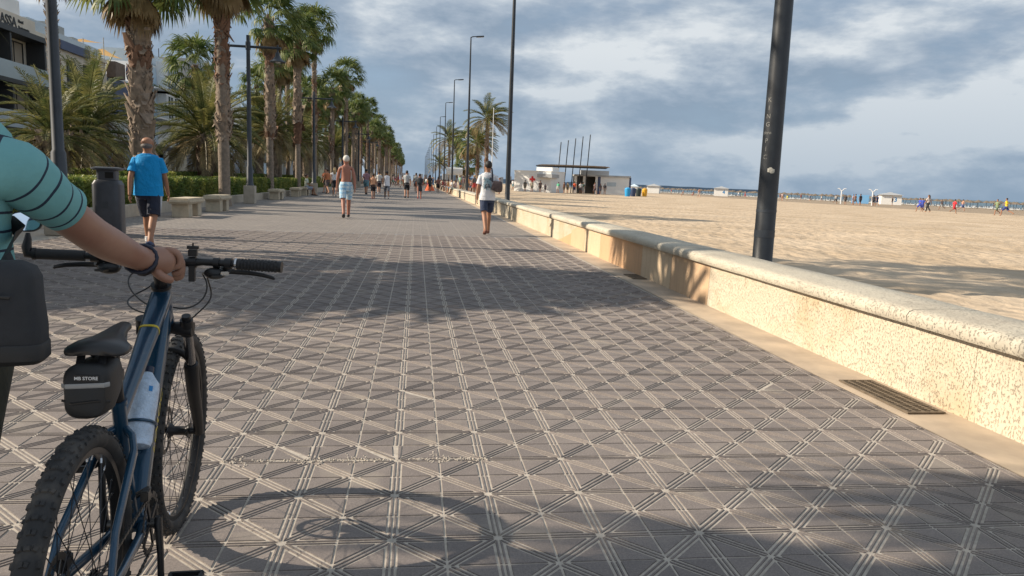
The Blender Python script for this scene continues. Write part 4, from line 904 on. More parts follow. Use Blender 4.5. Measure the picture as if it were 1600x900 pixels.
for k, (y, c, lb) in enumerate(((65, 7, 'person in pale pink seated on the wall nearest the walker'), (72, 1, 'person in white seated on the wall'), (80, 9, 'person in orange seated on the wall'), (88, 3, 'person in salmon seated on the wall'), (97, 0, 'person in red seated on the wall'), (104, 5, 'person in beige seated on the far wall'))):
    person(lb, 3.38, y, .05, 1.68, R(90), 'sit', top=pal[c], bottom=pal[(c + 3) % 11], sk=('tan', 'fair', 'red')[k % 3], hair=('grey', 'brown', 'black')[k % 3], group='people sitting on the wall', shoes=None)
te = empty('white_awning', (5.6, 112, .1), label='small white rounded awning among the people behind the wall', cat='awning'); q = MB(); q.tube([(-1.2, 0, 1.9), (-1.2, 0, 2.5), (1.2, 0, 2.5), (1.2, 0, 1.9)][1:3], [(.55, .35)] * 2, 16, ref=(0, 0, 1), sq=4); q.build('roof', mat('white_paint', (.7, .7, .7)), te, smooth=True)
q = MB(); [q.tube([(a_, 0, 0), (a_, 0, 2.3)], .03, 6) for a_ in (-1.1, 1.1)]; q.build('post', m_steel, te)
og = MB(); og.tube([(0, 0, 0), (0, 0, .35), (0, 0, .8)], [(.55, .4), (.4, .3), (.15, .1)], 12); og.build('orange_bundle', cloth((.62, .13, .05)), smooth=True, label='orange cloth bundle on the paving before the far crowd', cat='bundle').location = (1.5, 84, 0)

# ================================================================== BEACH
def bperson(lb, x, y, h, pose, face, **kw): return person(lb, x, y, sandz(x), h, face, pose, rnd.choice((1, -1)), group=kw.pop('group', 'people playing and walking on the sand'), shoes=None, **kw)
bl = [('person in teal shorts left of the first aid block', 15.5, 119.8, 1.7, 'walk', dict(top=(.6, .62, .62), bottom=(.06, .2, .25))),
 ('dark clothed person at the left corner of the first aid block', 15.2, 104, 1.6, 'stand', dict(top=(.08, .08, .07), bottom=(.1, .1, .08))), ('person in beige beside the dark one at the left block corner', 16.0, 103, 1.62, 'stand', dict(top=(.4, .36, .28), bottom=(.15, .15, .12))),
 ('person in brown under the red cross', 17.2, 103, 1.65, 'stand', dict(top=(.12, .09, .08), bottom=(.06, .05, .05))), ('child under the red cross', 18.0, 103.5, 1.2, 'stand', dict(top=(.1, .08, .1), bottom=(.05, .05, .05))),
 ('person in a green shirt before the first aid block', 19.5, 102, 1.68, 'bend', dict(top=(.1, .42, .25), bottom=(.5, .5, .48))), ('bronzed person left of the gap between the blocks', 20.6, 103, 1.6, 'stand', dict(top=(.2, .1, .06), bottom=(.1, .07, .05))), ('person in khaki left of the gap between the blocks', 21.2, 103.5, 1.62, 'stand', dict(top=(.25, .2, .12), bottom=(.1, .1, .08))),
 ('person in an orange red shirt in the gap between the blocks', 22.4, 104.5, 1.72, 'stand', dict(top=(.7, .12, .05), bottom=(.05, .05, .12))), ('person in pale grey in the gap between the blocks', 23.4, 105, 1.7, 'stand', dict(top=(.5, .5, .5), bottom=(.1, .08, .08))), ('person in dark green in the gap between the blocks', 24.0, 106, 1.7, 'stand', dict(top=(.06, .1, .08), bottom=(.4, .4, .38))),
 ('person in faded rose at the kiosk door', 26.0, 107, 1.75, 'walk', dict(top=(.35, .25, .25), bottom=(.12, .08, .1))), ('person in black inside the kiosk shade', 27.2, 108.5, 1.65, 'stand', dict(top=(.04, .04, .05), bottom=(.1, .1, .12))), ('person in beige shorts at the kiosk counter', 28.0, 109, 1.68, 'stand', dict(top=(.05, .05, .06), bottom=(.35, .3, .26))),
 ('swimsuit clad person walking alone mid beach', 51.9, 132.3, 1.75, 'walk', dict(top=None, bottom=(.5, .45, .42), sk='fair')), ('slim person right of the thick pole', 75, 145.4, 1.7, 'walk', dict(top=(.6, .45, .4), bottom=(.4, .2, .1), sk='fair')), ('child in yellow right of the thick pole', 78.5, 150, 1.3, 'run', dict(top=(.75, .65, .12), bottom=(.6, .6, .2))),
 ('person in grey by the left shower post', 74, 124, 1.7, 'run', dict(top=(.3, .3, .3), bottom=(.08, .08, .08))), ('person in black by the left shower post', 74.1, 121, 1.76, 'stand', dict(top=(.06, .05, .05), bottom=(.05, .05, .05))), ('person in pink between the shower posts', 79.6, 127.5, 1.9, 'stand', dict(top=(.6, .4, .38), bottom=(.5, .4, .4))), ('bare chested player by the right shower post', 73.3, 116.8, 1.9, 'walk', dict(top=None, bottom=(.1, .1, .1), sk='tan')),
 ('tall player in black left of the blue cabins', 77, 121.2, 2.0, 'stand', dict(top=(.03, .03, .04), bottom=(.03, .03, .04))), ('player in black right of the blue cabins', 78.5, 119.7, 1.95, 'stand', dict(top=(.03, .04, .06), bottom=(.03, .03, .04))), ('player in navy right of the blue cabins', 81.5, 123.2, 1.95, 'walk', dict(top=(.03, .06, .16), bottom=(.03, .05, .12))), ('lone dark player left of the hut marked three', 98, 143, 1.9, 'stand', dict(top=(.05, .05, .05), bottom=(.3, .3, .3))),
 ('child in a blue shirt right of the hut marked three', 53.9, 73.9, 1.5, 'run', dict(top=(.05, .09, .5), bottom=(.05, .07, .4))), ('second child in blue beside the woman in black trousers', 55, 75, 1.5, 'stand', dict(top=(.06, .1, .48), bottom=(.06, .08, .35))), ('woman in a pale top and black trousers carrying a bag', 53.3, 71.8, 1.85, 'walk', dict(top=(.55, .48, .45), bottom=(.015, .015, .015), blen=1.9, hair='brown', longhair=True)),
 ('person in black chasing the ball', 80.3, 105.1, 1.6, 'run', dict(top=(.04, .04, .05), bottom=(.2, .2, .2))), ('player in a red shirt and shorts', 55.6, 70.9, 1.5, 'run', dict(top=(.62, .04, .05), bottom=(.45, .03, .04))), ('bare chested runner right of the red player', 79.4, 99.6, 1.72, 'run', dict(top=None, bottom=(.08, .1, .25), sk='fair')),
 ('player in camouflage green left of the yellow shirt', 60.2, 70.5, 1.7, 'run', dict(top=(.22, .28, .16), bottom=(.14, .18, .12))), ('player in a bright yellow shirt and navy shorts', 59.8, 68.8, 1.85, 'run', dict(top=(.85, .60, .02), bottom=(.03, .05, .22))),
 ('sunbather reclining mid beach', 62, 168, 1.6, 'sit', dict(top=None, bottom=(.1, .1, .1), sk='fair')), ('second sunbather reclining mid beach', 66, 172, 1.6, 'sit', dict(top=None, bottom=(.3, .1, .1), sk='tan'))]
for lb, x, y, h, p_, kw in bl: bperson(lb, x, y, h, p_, rnd.uniform(-.8, .8) + (0 if p_ != 'run' else rnd.choice((1.3, -1.3))), **kw)
q = MB().ball((0, 0, .11), .12); q.build('ball', cloth((.75, .75, .72)), smooth=True, label='small white ball on the sand before the runners', cat='ball').location = (71, 96, sandz(71))
m_bw = mat('block_white', (.80, .79, .76), .75, var=(1, .05)); m_red = mat('red_paint', (.62, .03, .03), .5)
# first aid block
fa = empty('first_aid_block', (17.6, 107.5, .02), R(-34), label='white flat roofed first aid block with a red cross', cat='building')
MB().b2(-2.9, 2.9, -2, 3, 0, 2.95).build('wall', m_bw, fa); MB().b2(-2.95, 2.95, -2.05, 3.05, 2.95, 3.05).build('roof', m_bw, fa); MB().b2(-.1, 2.4, -.5, 2, 3.05, 3.6).build('roof_box', m_bw, fa); MB().b2(1.0, 3.3, -2.6, 0, 2.1, 2.6).build('canopy', m_greyr, fa)
q = MB(); q.b2(-.15, .15, -2.03, -2.005, 1.35, 2.25); q.b2(-.45, -.15, -2.03, -2.005, 1.65, 1.95); q.b2(.15, .45, -2.03, -2.005, 1.65, 1.95); q.build('red_cross', m_red, fa)
# kiosk
kk = empty('beach_kiosk', (28.6, 114, -.05), R(-8), label='grey white kiosk block with an open dark front right of the first aid block', cat='building')
MB().b2(-.2, 4.2, -1.5, 3, 0, 2.7).build('wall', m_bw, kk); MB().b2(-4.2, -.2, .8, 3, 0, 2.7).build('back_room', m_dk, kk); MB().b2(-4.3, 4.4, -1.7, 3.1, 2.7, 2.95).build('roof', m_greyr, kk); MB().b2(4.2, 4.5, -1.5, 3, 0, 2.7).build('side_panel', m_navy, kk)
MB().b2(-3.2, 1.2, 0, 2.2, 2.95, 3.65).build('roof_box', m_greyr, kk)
q = MB(); [q.b2(a_, a_ + .35, -1.5, -1.1, 0, 2.7) for a_ in (-4.2, -2.9, -1.0)]; q.build('pier', m_bw, kk); MB().b2(-.6, -.2, -1.5, -1.3, 0, 2.7).build('dark_pier', m_navy, kk)
MB().b2(.8, 2.2, -1.53, -1.505, 1.3, 1.9).build('notice', m_rail, kk)
# canopy on five masts
cn = empty('slatted_canopy', (23.4, 111.5, 0), R(-12), label='slatted timber sunshade hung on five leaning masts between the blocks', cat='canopy')
for k in range(5):
    t_ = k / 4; x0 = -2.1 + 4.6 * t_ * .95; MB().tube([(x0 - .15, .2 * k, 0), (x0 + .25, .2 * k, 7.6 + 1.3 * t_)], .07, 8).build('mast', m_steel, cn, smooth=True)
q = MB()
for k in range(34):
    yy = -3 + 6 * k / 33; wx = 5.6 * (1 - .25 * abs(math.sin(k * 1.7))) - .35 * abs(yy); q.b2(-wx, wx + .4, yy - .05, yy + .05, 4.02 + .04 * math.sin(k * 2.3), 4.12 + .04 * math.sin(k * 2.3))
q.build('slats', mat('weathered_timber', (.20, .15, .11), .85, var=(3, .3)), cn); q = MB(); [q.b2(-5.4, 5.2, yy, yy + .14, 3.84, 4.0) for yy in (-2, 0, 2)]; q.build('beams', m_steel, cn)
# bins
for i, (x, y, c, lb) in enumerate(((28.7, 99.2, (.02, .30, .62), 'bright blue beach bin at the left of four'), (30.5, 102.6, (.02, .04, .10), 'dark navy beach bin second of four'), (32.3, 105.9, (.015, .03, .03), 'dark green beach bin third of four'), (34.6, 110.3, (.75, .38, .02), 'yellow orange beach bin at the right of four'))):
    o = empty('beach_bin', (x, y, sandz(x)), label=lb, cat='bin', group='four coloured beach bins'); mt = mat('bin_' + ('blue', 'navy', 'green', 'yellow')[i], c, .5)
    b_ = MB(); b_.tube([(0, 0, 0), (0, 0, .9), (0, 0, 1.05)], [.42, .52, .50], 14); b_.build('body', mt, o, smooth=True, angle=40); b_ = MB(); b_.tube([(0, 0, 1.05), (0, 0, 1.2), (0, 0, 1.3)], [.54, .45, .15], 14); b_.build('lid', mt, o, smooth=True); o.scale = (.8, .8, .95)
# huts
def hut(x, y, w_, h, num, lb, rm):
    o = empty('beach_hut', (x, y, sandz(x)), R(-25), label=lb, cat='hut'); MB().b2(-w_ / 2, w_ / 2, -w_ / 2, w_ / 2, 0, h).build('wall', m_bw, o)
    q = MB(); q.box((0, 0, h + .25), (w_ * 1.2, w_ * 1.2, .5), taper=.35); q.box((0, 0, h + .62), (w_ * .35, w_ * .35, .25), taper=.3); q.build('roof', rm, o)
    if num: t = text_mb(num, h * .62, .01, True); q = MB(); q.add([Matrix.Translation((w_ * .2, -w_ / 2 - .015, h * .52)) @ Matrix.Rotation(PI / 2, 4, 'X') @ Vector(v) for v in t.v], t.f); q.build('number', mat('sign_blue', (.02, .22, .5), .5), o)
hut(104, 245, 4.6, 2.6, '4', 'small white hut with a grey roof marked 4 left of the thick pole', m_greyr); hut(128, 188, 5.0, 2.6, '3', 'white hut with a peaked grey roof marked 3', m_greyr)
hut(62, 222, 3.0, 2.2, '', 'tiny white hut just right of the kiosk', m_bw); hut(68, 228, 2.6, 1.9, '', 'tiny pale blue hut right of the kiosk', m_sky); hut(77, 236, 4.0, 2.3, '', 'tiny white hut above the coloured bins', m_greyr)
cb = empty('blue_cabins', (113, 178, sandz(113)), R(-30), label='pair of pale blue changing cabins behind the players', cat='cabin'); [MB().box((a_, 0, 1.1), (1.9, 1.6, 2.2)).build('cabin', mat('cabin_blue', (.18, .40, .66), .5), cb, bevel=.03) for a_ in (-1.05, 1.05)]
for i, (x, y) in enumerate(((80.5, 133), (83, 127))):
    o = empty('shower_post', (x, y, sandz(x)), R(-30), label=('left', 'right')[i] + ' of two white Y shaped shower posts on the beach', cat='shower', group='white shower posts'); MB().tube([(0, 0, 0), (0, 0, 2.6)], .11, 8).build('post', m_frame, o, smooth=True)
    for s_ in (-1, 1): MB().tube([(0, 0, 2.4), (s_ * .45, 0, 2.95), (s_ * .75, 0, 2.9)], .08, 8).build('shower_arm', m_frame, o, smooth=True)
# thatched sunshades
m_th = mat('thatch', (.16, .13, .10), .95, var=(3, .3)); m_th2 = mat('sunshade_pale_cloth', (.62, .63, .62), .8); m_lg = mat('lounger_pale', (.55, .58, .6), .7)
um = empty('beach_sunshade', (0, 0, 0), label='thatched beach sunshade over pale loungers in the long row before the sea', cat='sunshade', group='sunshades in rows before the sea')
MB().tube([(0, 0, 0), (0, 0, 2.2)], .05, 5).build('pole', m_steel, um); q = MB(); q.tube([(0, 0, 1.75), (0, 0, 1.85), (0, 0, 2.45)], [1.25, 1.2, .06], 9); q.build('canopy', m_th, um)
for s_ in (-.8, .8): q = MB(); q.box((s_, 0, .3), (.65, 1.9, .12)); q.box((s_, .8, .55), (.65, .1, .5)); q.build('lounger_pad', m_lg, um)
first = True
for row in range(4):
    for k in range(58):
        t_ = k / 57; x = 96 + 66 * t_ ** 1.2 + row * 5 + rnd.uniform(-1, 1); y = 370 - 215 * t_ ** .8 + rnd.uniform(-1.5, 1.5)
        if first: um.location = (x, y, sandz(x)); first = False; continue
        if rnd.random() < .12: continue
        copy_tree(um, (x, y, sandz(x)), rnd.uniform(-.6, .6), rnd.uniform(.85, 1.0))
crowd(10, (85, 120), (190, 300), 'among the sunshades near the sea', sandz, 'people near the sunshades', ('stand', 'walk'))
# far end of the promenade and coast
q = MB()
for k in range(26): hh = rnd.uniform(2, 9); x = -60 + k * 7 + rnd.uniform(-2, 2); q.b2(x, x + rnd.uniform(3, 7), 900, 910, 0, hh)
q.build('distant_shoreline', m_greyr, kind='structure')
hq = MB(); V = []
for k in range(61): x = 120 + k * 32; hgt = 14 + 26 * max(0, mnoise.noise(Vector((k * .21, 0, 3))) + .35) * (1 - k / 60); V += [(x, 4200, -5), (x, 4200, hgt), (x, 4500, -5)]
hq.add(V, [(3 * k, 3 * k + 3, 3 * k + 4, 3 * k + 1) for k in range(60)] + [(3 * k + 1, 3 * k + 4, 3 * k + 5, 3 * k + 2) for k in range(60)]); hq.build('distant_hills', mat('hazy_hills', (.20, .25, .31), .95), kind='structure')
for x, y, c, lb in ((-16.3, 43, (.015, .015, .015), 'woman with pinned hair in a black vest top seated on the terrace'), (-17.4, 38.5, (.55, .58, .66), 'person in a pale top seated left of the litter bin'), (-15.8, 46, (.3, .3, .3), 'person in grey on the terrace just left of the bald man'), (-12.6, 52, (.55, .12, .05), 'person in a red orange top bending behind the hedge')):
    person(lb, x, y, .1, 1.72, R(rnd.uniform(60, 120)), 'stand', top=c, bottom=(.05, .05, .06), sk='fair', hair='blond' if 'pinned' in lb else 'brown', group='people on the terraces', sleeve=.2)

# ================================================================== BICYCLE
def raxis(ax, a): return Matrix.Rotation(a, 3, Vector(ax).normalized())
U = Vector((0, -.375, .927)).normalized(); Fw = Vector((0, .927, .375)).normalized()
RW = .3595; WB = 1.0633; AX = Vector((0, WB, RW)); HB = AX - Fw * .045 + U * .50; HT = HB + U * .12; BAR = HT + U * .0711 + Fw * .055
ST = raxis(U, -.0423); fr = lambda p: ST @ (Vector(p) - HB) + HB
BBp = Vector((0, .43, RW - .05)); SD = Vector((0, -.292, .956)).normalized(); STOP = BBp + SD * .395; SAD = BBp + SD * .6061
bike = empty('mountain_bike', label='blue black mountain bike being wheeled beside the person in the striped shirt', cat='bicycle')
bike.matrix_world = Matrix.Translation((-.693, 1.5393, 0)) @ Matrix.Rotation(.1014, 4, 'Z') @ Matrix.Rotation(.026, 4, 'Y') @ Matrix.Scale(.951, 4)
def bextra(m, n, l, co, nz, rp, mx, cur, b):
    return mx(math_node(n, l, 'MULTIPLY', rp(nz(60, 4), .58, .7), .25), cur, (.12, .12, .12))
m_bblue = mat('frame_blue_paint', (.009, .05, .10), .28, .25, coat=.6, extra=bextra); m_bnavy = mat('frame_black_navy', (.018, .026, .045), .35, .1, coat=.4)
m_rub = mat('tyre_rubber', (.022, .022, .023), .75, var=(20, .3), bump=(120, .3, .001), extra=lambda m, n, l, co, nz, rp, mx, cur, b: mx(math_node(n, l, 'MULTIPLY', rp(nz(14, 5), .5, .68), .45), cur, (.11, .095, .08)))
m_rim = mat('rim_black', (.015, .015, .016), .35, .3); m_sp = mat('spoke_steel', (.06, .06, .065), .35, .9); m_chr = mat('bright_metal', (.55, .55, .56), .25, 1.0); m_bl = mat('matt_black_metal', (.016, .016, .018), .42, .2)
m_grip = mat('grip_rubber', (.018, .018, .02), .7); m_yel = mat('decal_yellow', (.55, .42, .03), .4); m_cable = mat('cable_black', (.01, .01, .011), .4); m_chain = mat('chain_steel', (.12, .115, .11), .4, .9)
def wheel(c, rot, sd, disc=-1):
    r = random.Random(sd); o = empty('wheel', c); o.parent = bike; o.matrix_local = Matrix.Translation(c) @ rot.to_4x4()
    t = MB(); n = 96; mnr = .0255; Rt = RW - .004 - mnr
    t.tube([(0, (Rt) * math.cos(2 * PI * k / n), Rt * math.sin(2 * PI * k / n)) for k in range(n)], [(mnr, mnr)] * n, 16, ref=(1, 0, 0), closed=True)
    def knob(a, phi, w_, l_, h_, tw=0):
        er = Vector((0, math.cos(a), math.sin(a))); et = Vector((0, -math.sin(a), math.cos(a))); ex = Vector((1, 0, 0)); nrm = er * math.cos(phi) + ex * math.sin(phi); tx = ex * math.cos(phi) - er * math.sin(phi)
        tx, et = tx * math.cos(tw) + et * math.sin(tw), et * math.cos(tw) - tx * math.sin(tw)
        P = er * Rt + nrm * (mnr - .001); vs = []
        for hh, q in ((0, 1.15), (h_, .85)):
            for i, j in ((-1, -1), (1, -1), (1, 1), (-1, 1)): vs.append(P + nrm * hh + tx * (w_ / 2 * i * q) + et * (l_ / 2 * j * q))
        t.add(vs, [(4, 5, 6, 7), (0, 1, 5, 4), (1, 2, 6, 5), (2, 3, 7, 6), (3, 0, 4, 7)])
    N_ = 78
    for k in range(N_):
        a = 2 * PI * k / N_
        if k % 2: knob(a, .16, .008, .010, .0045, .2); knob(a, -.16, .008, .010, .0045, -.2); knob(a, .95, .009, .012, .005); knob(a, -.95, .009, .012, .005)
        else: knob(a, 0, .011, .009, .0045); knob(a, .52, .009, .010, .0048, .3); knob(a, -.52, .009, .010, .0048, -.3); knob(a, 1.12, .006, .008, .004); knob(a, -1.12, .006, .008, .004)
    t.build('tyre', m_rub, o, smooth=True, angle=30)
    q = MB(); n = 72; Rr = Rt - .026
    q.tube([(0, Rr * math.cos(2 * PI * k / n), Rr * math.sin(2 * PI * k / n)) for k in range(n)], [(.0145, .012)] * n, 8, ref=(1, 0, 0), closed=True, sq=4); q.build('rim', m_rim, o, smooth=True, angle=40)
    q = MB(); q.tube([(x, 0, 0) for x in (-.052, -.035, -.033, -.018, .018, .033, .035, .052)], [.01, .012, .028, .016, .016, .028, .012, .01], 16); q.build('hub', m_bl, o, smooth=True, angle=40)
    q = MB(); q2 = MB()
    for k in range(32):
        a = 2 * PI * k / 32; s_ = (-1, 1)[k % 2]; hb = a + (.9 if (k // 2) % 2 else -.9); A = Vector((s_ * .034, .026 * math.cos(hb), .026 * math.sin(hb))); B = Vector((s_ * .002, (Rr - .01) * math.cos(a), (Rr - .01) * math.sin(a)))
        q.tube([A, B], .0011, 5); d = (A - B).normalized(); q2.tube([B, B + d * .014], .0022, 6)
    q.build('spokes', m_sp, o, smooth=True, kind='stuff'); q2.build('spoke_nipples', m_chr, o, smooth=True, kind='stuff')
    q = MB(); n = 40; Rd = .085
    q.tube([(disc * .045, (Rd - .009) * math.cos(2 * PI * k / n), (Rd - .009) * math.sin(2 * PI * k / n)) for k in range(n)], [(.001, .009)] * n, 6, ref=(1, 0, 0), closed=True, sq=4)
    for k in range(6): a = 2 * PI * k / 6; q.box((disc * .045, .045 * math.cos(a), .045 * math.sin(a)), (.0016, .008, .07), mat_=Matrix.Rotation(a - PI / 2, 4, 'X'))
    q.build('brake_disc', m_chain, o, smooth=True, angle=40)
    return o
wheel(Vector((0, 0, RW)), Matrix.Identity(3), 1); wheel(fr(AX), ST, 2)
def bz(p, n=14):
    P = [Vector(q) for q in p]; o = []
    for i in range(n + 1):
        t = i / n; Q = P[:]
        while len(Q) > 1: Q = [a.lerp(b, t) for a, b in zip(Q, Q[1:])]
        o.append(Q[0])
    return o
# frame
f = MB()
f.tube([HB - U * .004, HB + U * .02, HT - U * .02, HT + U * .002], [.029, .027, .027, .029], 20)
tt0 = HT - U * .032 + Vector((0, -.015, 0)); tt1 = STOP - SD * .035
f.tube([tt0, tt0.lerp(tt1, .15), tt0.lerp(tt1, .5), tt0.lerp(tt1, .85), tt1], [(.030, .026), (.030, .022), (.024, .019), (.019, .017), (.017, .018)], 20, ref=(1, 0, 0), sq=3.2)
dt0 = HB + U * .03 + Vector((0, -.012, 0)); dt1 = BBp + Vector((0, .01, .008))
f.tube([dt0, dt0.lerp(dt1, .15), dt0.lerp(dt1, .5), dt0.lerp(dt1, .9), dt1], [(.026, .035), (.028, .033), (.027, .030), (.032, .026), (.034, .02)], 20, ref=(1, 0, 0), sq=3.2)
f.tube([BBp, BBp + SD * .1, STOP], [.021, .0175, .0175], 16); f.tube([BBp + Vector((-.038, 0, 0)), BBp + Vector((.038, 0, 0))], .023, 20)
f.tube([STOP + SD * .0, STOP + SD * .012], .021, 16)
RA = Vector((0, 0, RW))
for s_ in (-1, 1):
    f.tube([STOP - SD * .075 + Vector((s_ * .008, 0, 0)), STOP - SD * .085 + Vector((s_ * .034, -.035, 0)), STOP - SD * .11 + Vector((s_ * .043, -.065, -.01)), RA + Vector((s_ * .058, .06, .10)), RA + Vector((s_ * .064, .0, .01))], [(.008, .012), (.009, .013), (.009, .012), (.008, .011), (.007, .012)], 12, ref=(1, 0, 0), sq=4)
    f.tube([BBp + Vector((s_ * .03, -.01, 0)), BBp + Vector((s_ * .040, -.09, .0)), RA + Vector((s_ * .058, .12, -.02)), RA + Vector((s_ * .064, 0, -.004))], [(.012, .014), (.010, .013), (.008, .012), (.006, .010)], 12, ref=(1, 0, 0), sq=4)
    f.box(RA + Vector((s_ * .064, .004, 0)), (.008, .034, .045))
f.build('frame', m_bblue, bike, smooth=True, angle=50)
q = MB(); q.tube([tt0.lerp(tt1, .32) + Vector((0, 0, .001)), tt0.lerp(tt1, .335) + Vector((0, 0, .001))], [(.0278, .0213)] * 2, 20, ref=(1, 0, 0), sq=3.2); q.build('yellow_band', m_yel, bike, smooth=True)
# lettering along the down tube's right side
dd = (dt1 - dt0).normalized(); nn_ = Vector((1, 0, 0)); up_ = nn_.cross(dd)
t = text_mb('LOROC', .058, 0, True, shear=.25, align='CENTER'); q = MB(); c0 = dt0.lerp(dt1, .56)
vv = []
for (a, b, _) in t.v:
    p = c0 - dd * a * .95 + up_ * -b * .5; vv.append(p + nn_ * .0295)
q.add(vv, t.f); 
q.build('frame_lettering', m_yel, bike)
q = MB(); q.tube([HT + U * .002, HT + U * .012], .030, 20); q.tube([HT + U * .012, HT + U * .045], .0185, 16); q.tube([HB - U * .012, HB - U * .004], .028, 20); q.build('headset', m_bl, bike, smooth=True)
# fork
q = MB(); crn = HB - U * .03
q.tube([fr(crn + Vector((x, .012 * (1 - abs(x) / .06), 0))) for x in (-.085, -.06, -.02, .02, .06, .085)], [(.024, .014), (.024, .024), (.020, .022), (.020, .022), (.024, .024), (.024, .014)], 14, ref=(0, .4, .9)); q.tube([fr(crn), fr(HB)], .02, 14)
for s_ in (-1, 1): q.tube([fr(crn + Vector((s_ * .066, 0, 0)) + U * .035), fr(crn + Vector((s_ * .066, 0, 0)) - U * .02)], [.02, .022], 16)
q.build('fork_crown', m_bl, bike, smooth=True, angle=50)
for s_ in (-1, 1):
    a = crn + Vector((s_ * .066, 0, 0)); e = AX + Vector((s_ * .064, 0, .0)); m_ = a - U * .16 + Fw * .012
    q = MB(); q.tube([fr(a), fr(m_)], .0155, 16); q.build('stanchion', mat('stanchion_dark_chrome', (.25, .25, .26), .15, 1.0), bike, smooth=True)
    q = MB(); q.tube([fr(m_ + U * .012), fr(m_), fr(m_ - U * .1), fr(e + U * .06), fr(e - U * .01)], [.022, .024, .022, .019, .016], 16); q.build('fork_leg', m_bl, bike, smooth=True)
    if s_ > 0: MB().tube([fr(a + U * .034), fr(a + U * .05)], .014, 14).build('fork_knob', m_bl, bike, smooth=True)
q = MB(); q.tube(bz([fr(crn - U * .16 + Vector((-.064, .02, 0))), fr(crn - U * .08 + Vector((-.06, .05, 0))), fr(crn - U * .08 + Vector((.06, .05, 0))), fr(crn - U * .16 + Vector((.064, .02, 0)))]), [(.012, .008)] * 15, 10); q.build('fork_arch', m_bl, bike, smooth=True)
# stem, bar, grips
q = MB(); q.tube([fr(HT + U * .035), fr(HT + U * .09)], .02, 18); q.tube([fr(HT + U * .066), fr(BAR)], [(.018, .019), (.019, .021)], 14, ref=(1, 0, 0), sq=3); q.tube([fr(BAR + Vector((-.025, 0, 0))), fr(BAR + Vector((.025, 0, 0)))], .023, 18); q.build('stem', m_bl, bike, smooth=True, angle=45)
bw = .7117
bp = lambda x, dy=0, dz=0: fr(BAR + Vector((x, -.03 * (abs(x) / (bw / 2)) ** 1.5 + dy, .012 * min(1, abs(x) / .12) - .012 + dz)))
xs = [-.356 + .712 * k / 24 for k in range(25)]
q = MB(); q.tube([bp(x) for x in xs], [.0155 if abs(x) < .05 else (.0135 if abs(x) < .1 else .0112) for x in xs], 14); q.build('handlebar', m_bl, bike, smooth=True)
for s_ in (-1, 1):
    q = MB(); P = [bp(s_ * (.222 + .134 * k / 26)) for k in range(27)]
    q.tube(P, [.0172 + (.0012 if (k // 1) % 2 else -.0006) if s_ > 0 else .0165 for k in range(27)], 18)
    if s_ > 0:
        for k in range(3, 25, 2):
            for a in range(8):
                an = a * PI / 4 + (k % 4) * .2; q.box(P[k] + Vector((0, .0172 * math.cos(an), .0172 * math.sin(an))), (.006, .0035, .0035), mat_=Matrix.Rotation(.5, 4, 'Z'))
    g_ = q.build('grip', m_grip, bike, smooth=True, angle=30); q = MB(); q.tube([bp(s_ * .352), bp(s_ * .36)], .019, 18); q.build('grip_end', m_bl, g_, smooth=True)
    if s_ > 0: q = MB(); q.tube([bp(.216), bp(.222)], .0185, 18); q.build('lock_ring', m_chr, g_, smooth=True)
    # brake lever: clamp, body, blade
    q = MB(); q.tube([bp(s_ * .185), bp(s_ * .205)], .018, 16); q.tube([bp(s_ * .195, .008, -.018), bp(s_ * .165, .028, -.03), bp(s_ * .13, .03, -.03)], [.012, .013, .008], 10)
    lv = q.build('brake_lever', m_bl, bike, smooth=True)
    q = MB(); q.tube([bp(s_ * .175, .03, -.03), bp(s_ * .205, .055, -.032), bp(s_ * .25, .062, -.034), bp(s_ * .295, .058, -.038), bp(s_ * .325, .066, -.046), bp(s_ * .33, .07, -.05)], [(.006, .009), (.005, .009), (.0045, .008), (.004, .007), (.005, .006), (.004, .004)], 10, ref=(0, 1, 0)); q.build('blade', m_bl, lv, smooth=True)
    # shifter pod under the bar
    q = MB(); q.ball(bp(s_ * .155, -.002, -.034), (.034, .026, .019), 14, 8); q.tube([bp(s_ * .15), bp(s_ * .168)], .0165, 14); q.box(bp(s_ * .165, -.03, -.038), (.03, .03, .006), rz=.4 * s_)
    sh_ = q.build('shifter', m_bl, bike, smooth=True, angle=50)
    if s_ > 0: MB().box(bp(.188, -.02, -.03), (.026, .005, .012), rz=.5).build('shift_trigger', m_chr, sh_, bevel=.002)
q = MB(); q.tube([bp(.074), bp(.098)], .018, 14); q.box(bp(.086, -.004, -.035), (.018, .024, .05)); q.box(bp(.086, 0, .03), (.026, .022, .02)); q.box(bp(.086, 0, .047), (.034, .018, .01)); q.tube([bp(.086, 0, .045), bp(.086, 0, .062)], .003, 8); q.build('phone_mount', m_bl, bike, bevel=.003)
q = MB(); q.ball(bp(-.05, .01, .025), (.018, .014, .014), 12, 8); q.build('bell', m_bl, bike, smooth=True)
# mirror on the left bar end
mr = MB(); mr.tube([bp(-.356), bp(-.372), bp(-.376, 0, .02), bp(-.372, .0, .045), bp(-.372, .0, .062)], [.015, .016, .014, .010, .006], 12); mi = mr.build('mirror', m_bl, bike, smooth=True)
mc = bp(-.384, .012, .094); mrot = Matrix.Rotation(R(8), 3, 'Y') @ Matrix.Rotation(R(-8), 3, 'Z') @ Matrix.Rotation(R(-9), 3, 'X')
def disc(rx, rz_, y, th, nm, m_, par):
    q = MB(); c = mc + mrot @ Vector((0, y, 0)); ax = mrot @ Vector((0, 1, 0)); q.tube([c, c + ax * th * .4, c + ax * th], [(rx, rz_), (rx, rz_), (rx * .8, rz_ * .8)], 32, ref=mrot @ Vector((1, 0, 0))); return q.build(nm, m_, par, smooth=True, angle=40)
disc(.0475, .030, 0, .014, 'mirror_shell', m_bl, mi); disc(.0435, .0262, -.0015, .001, 'mirror_glass', mat('mirror_glass', (.62, .74, .9), .03, 1.0), mi)
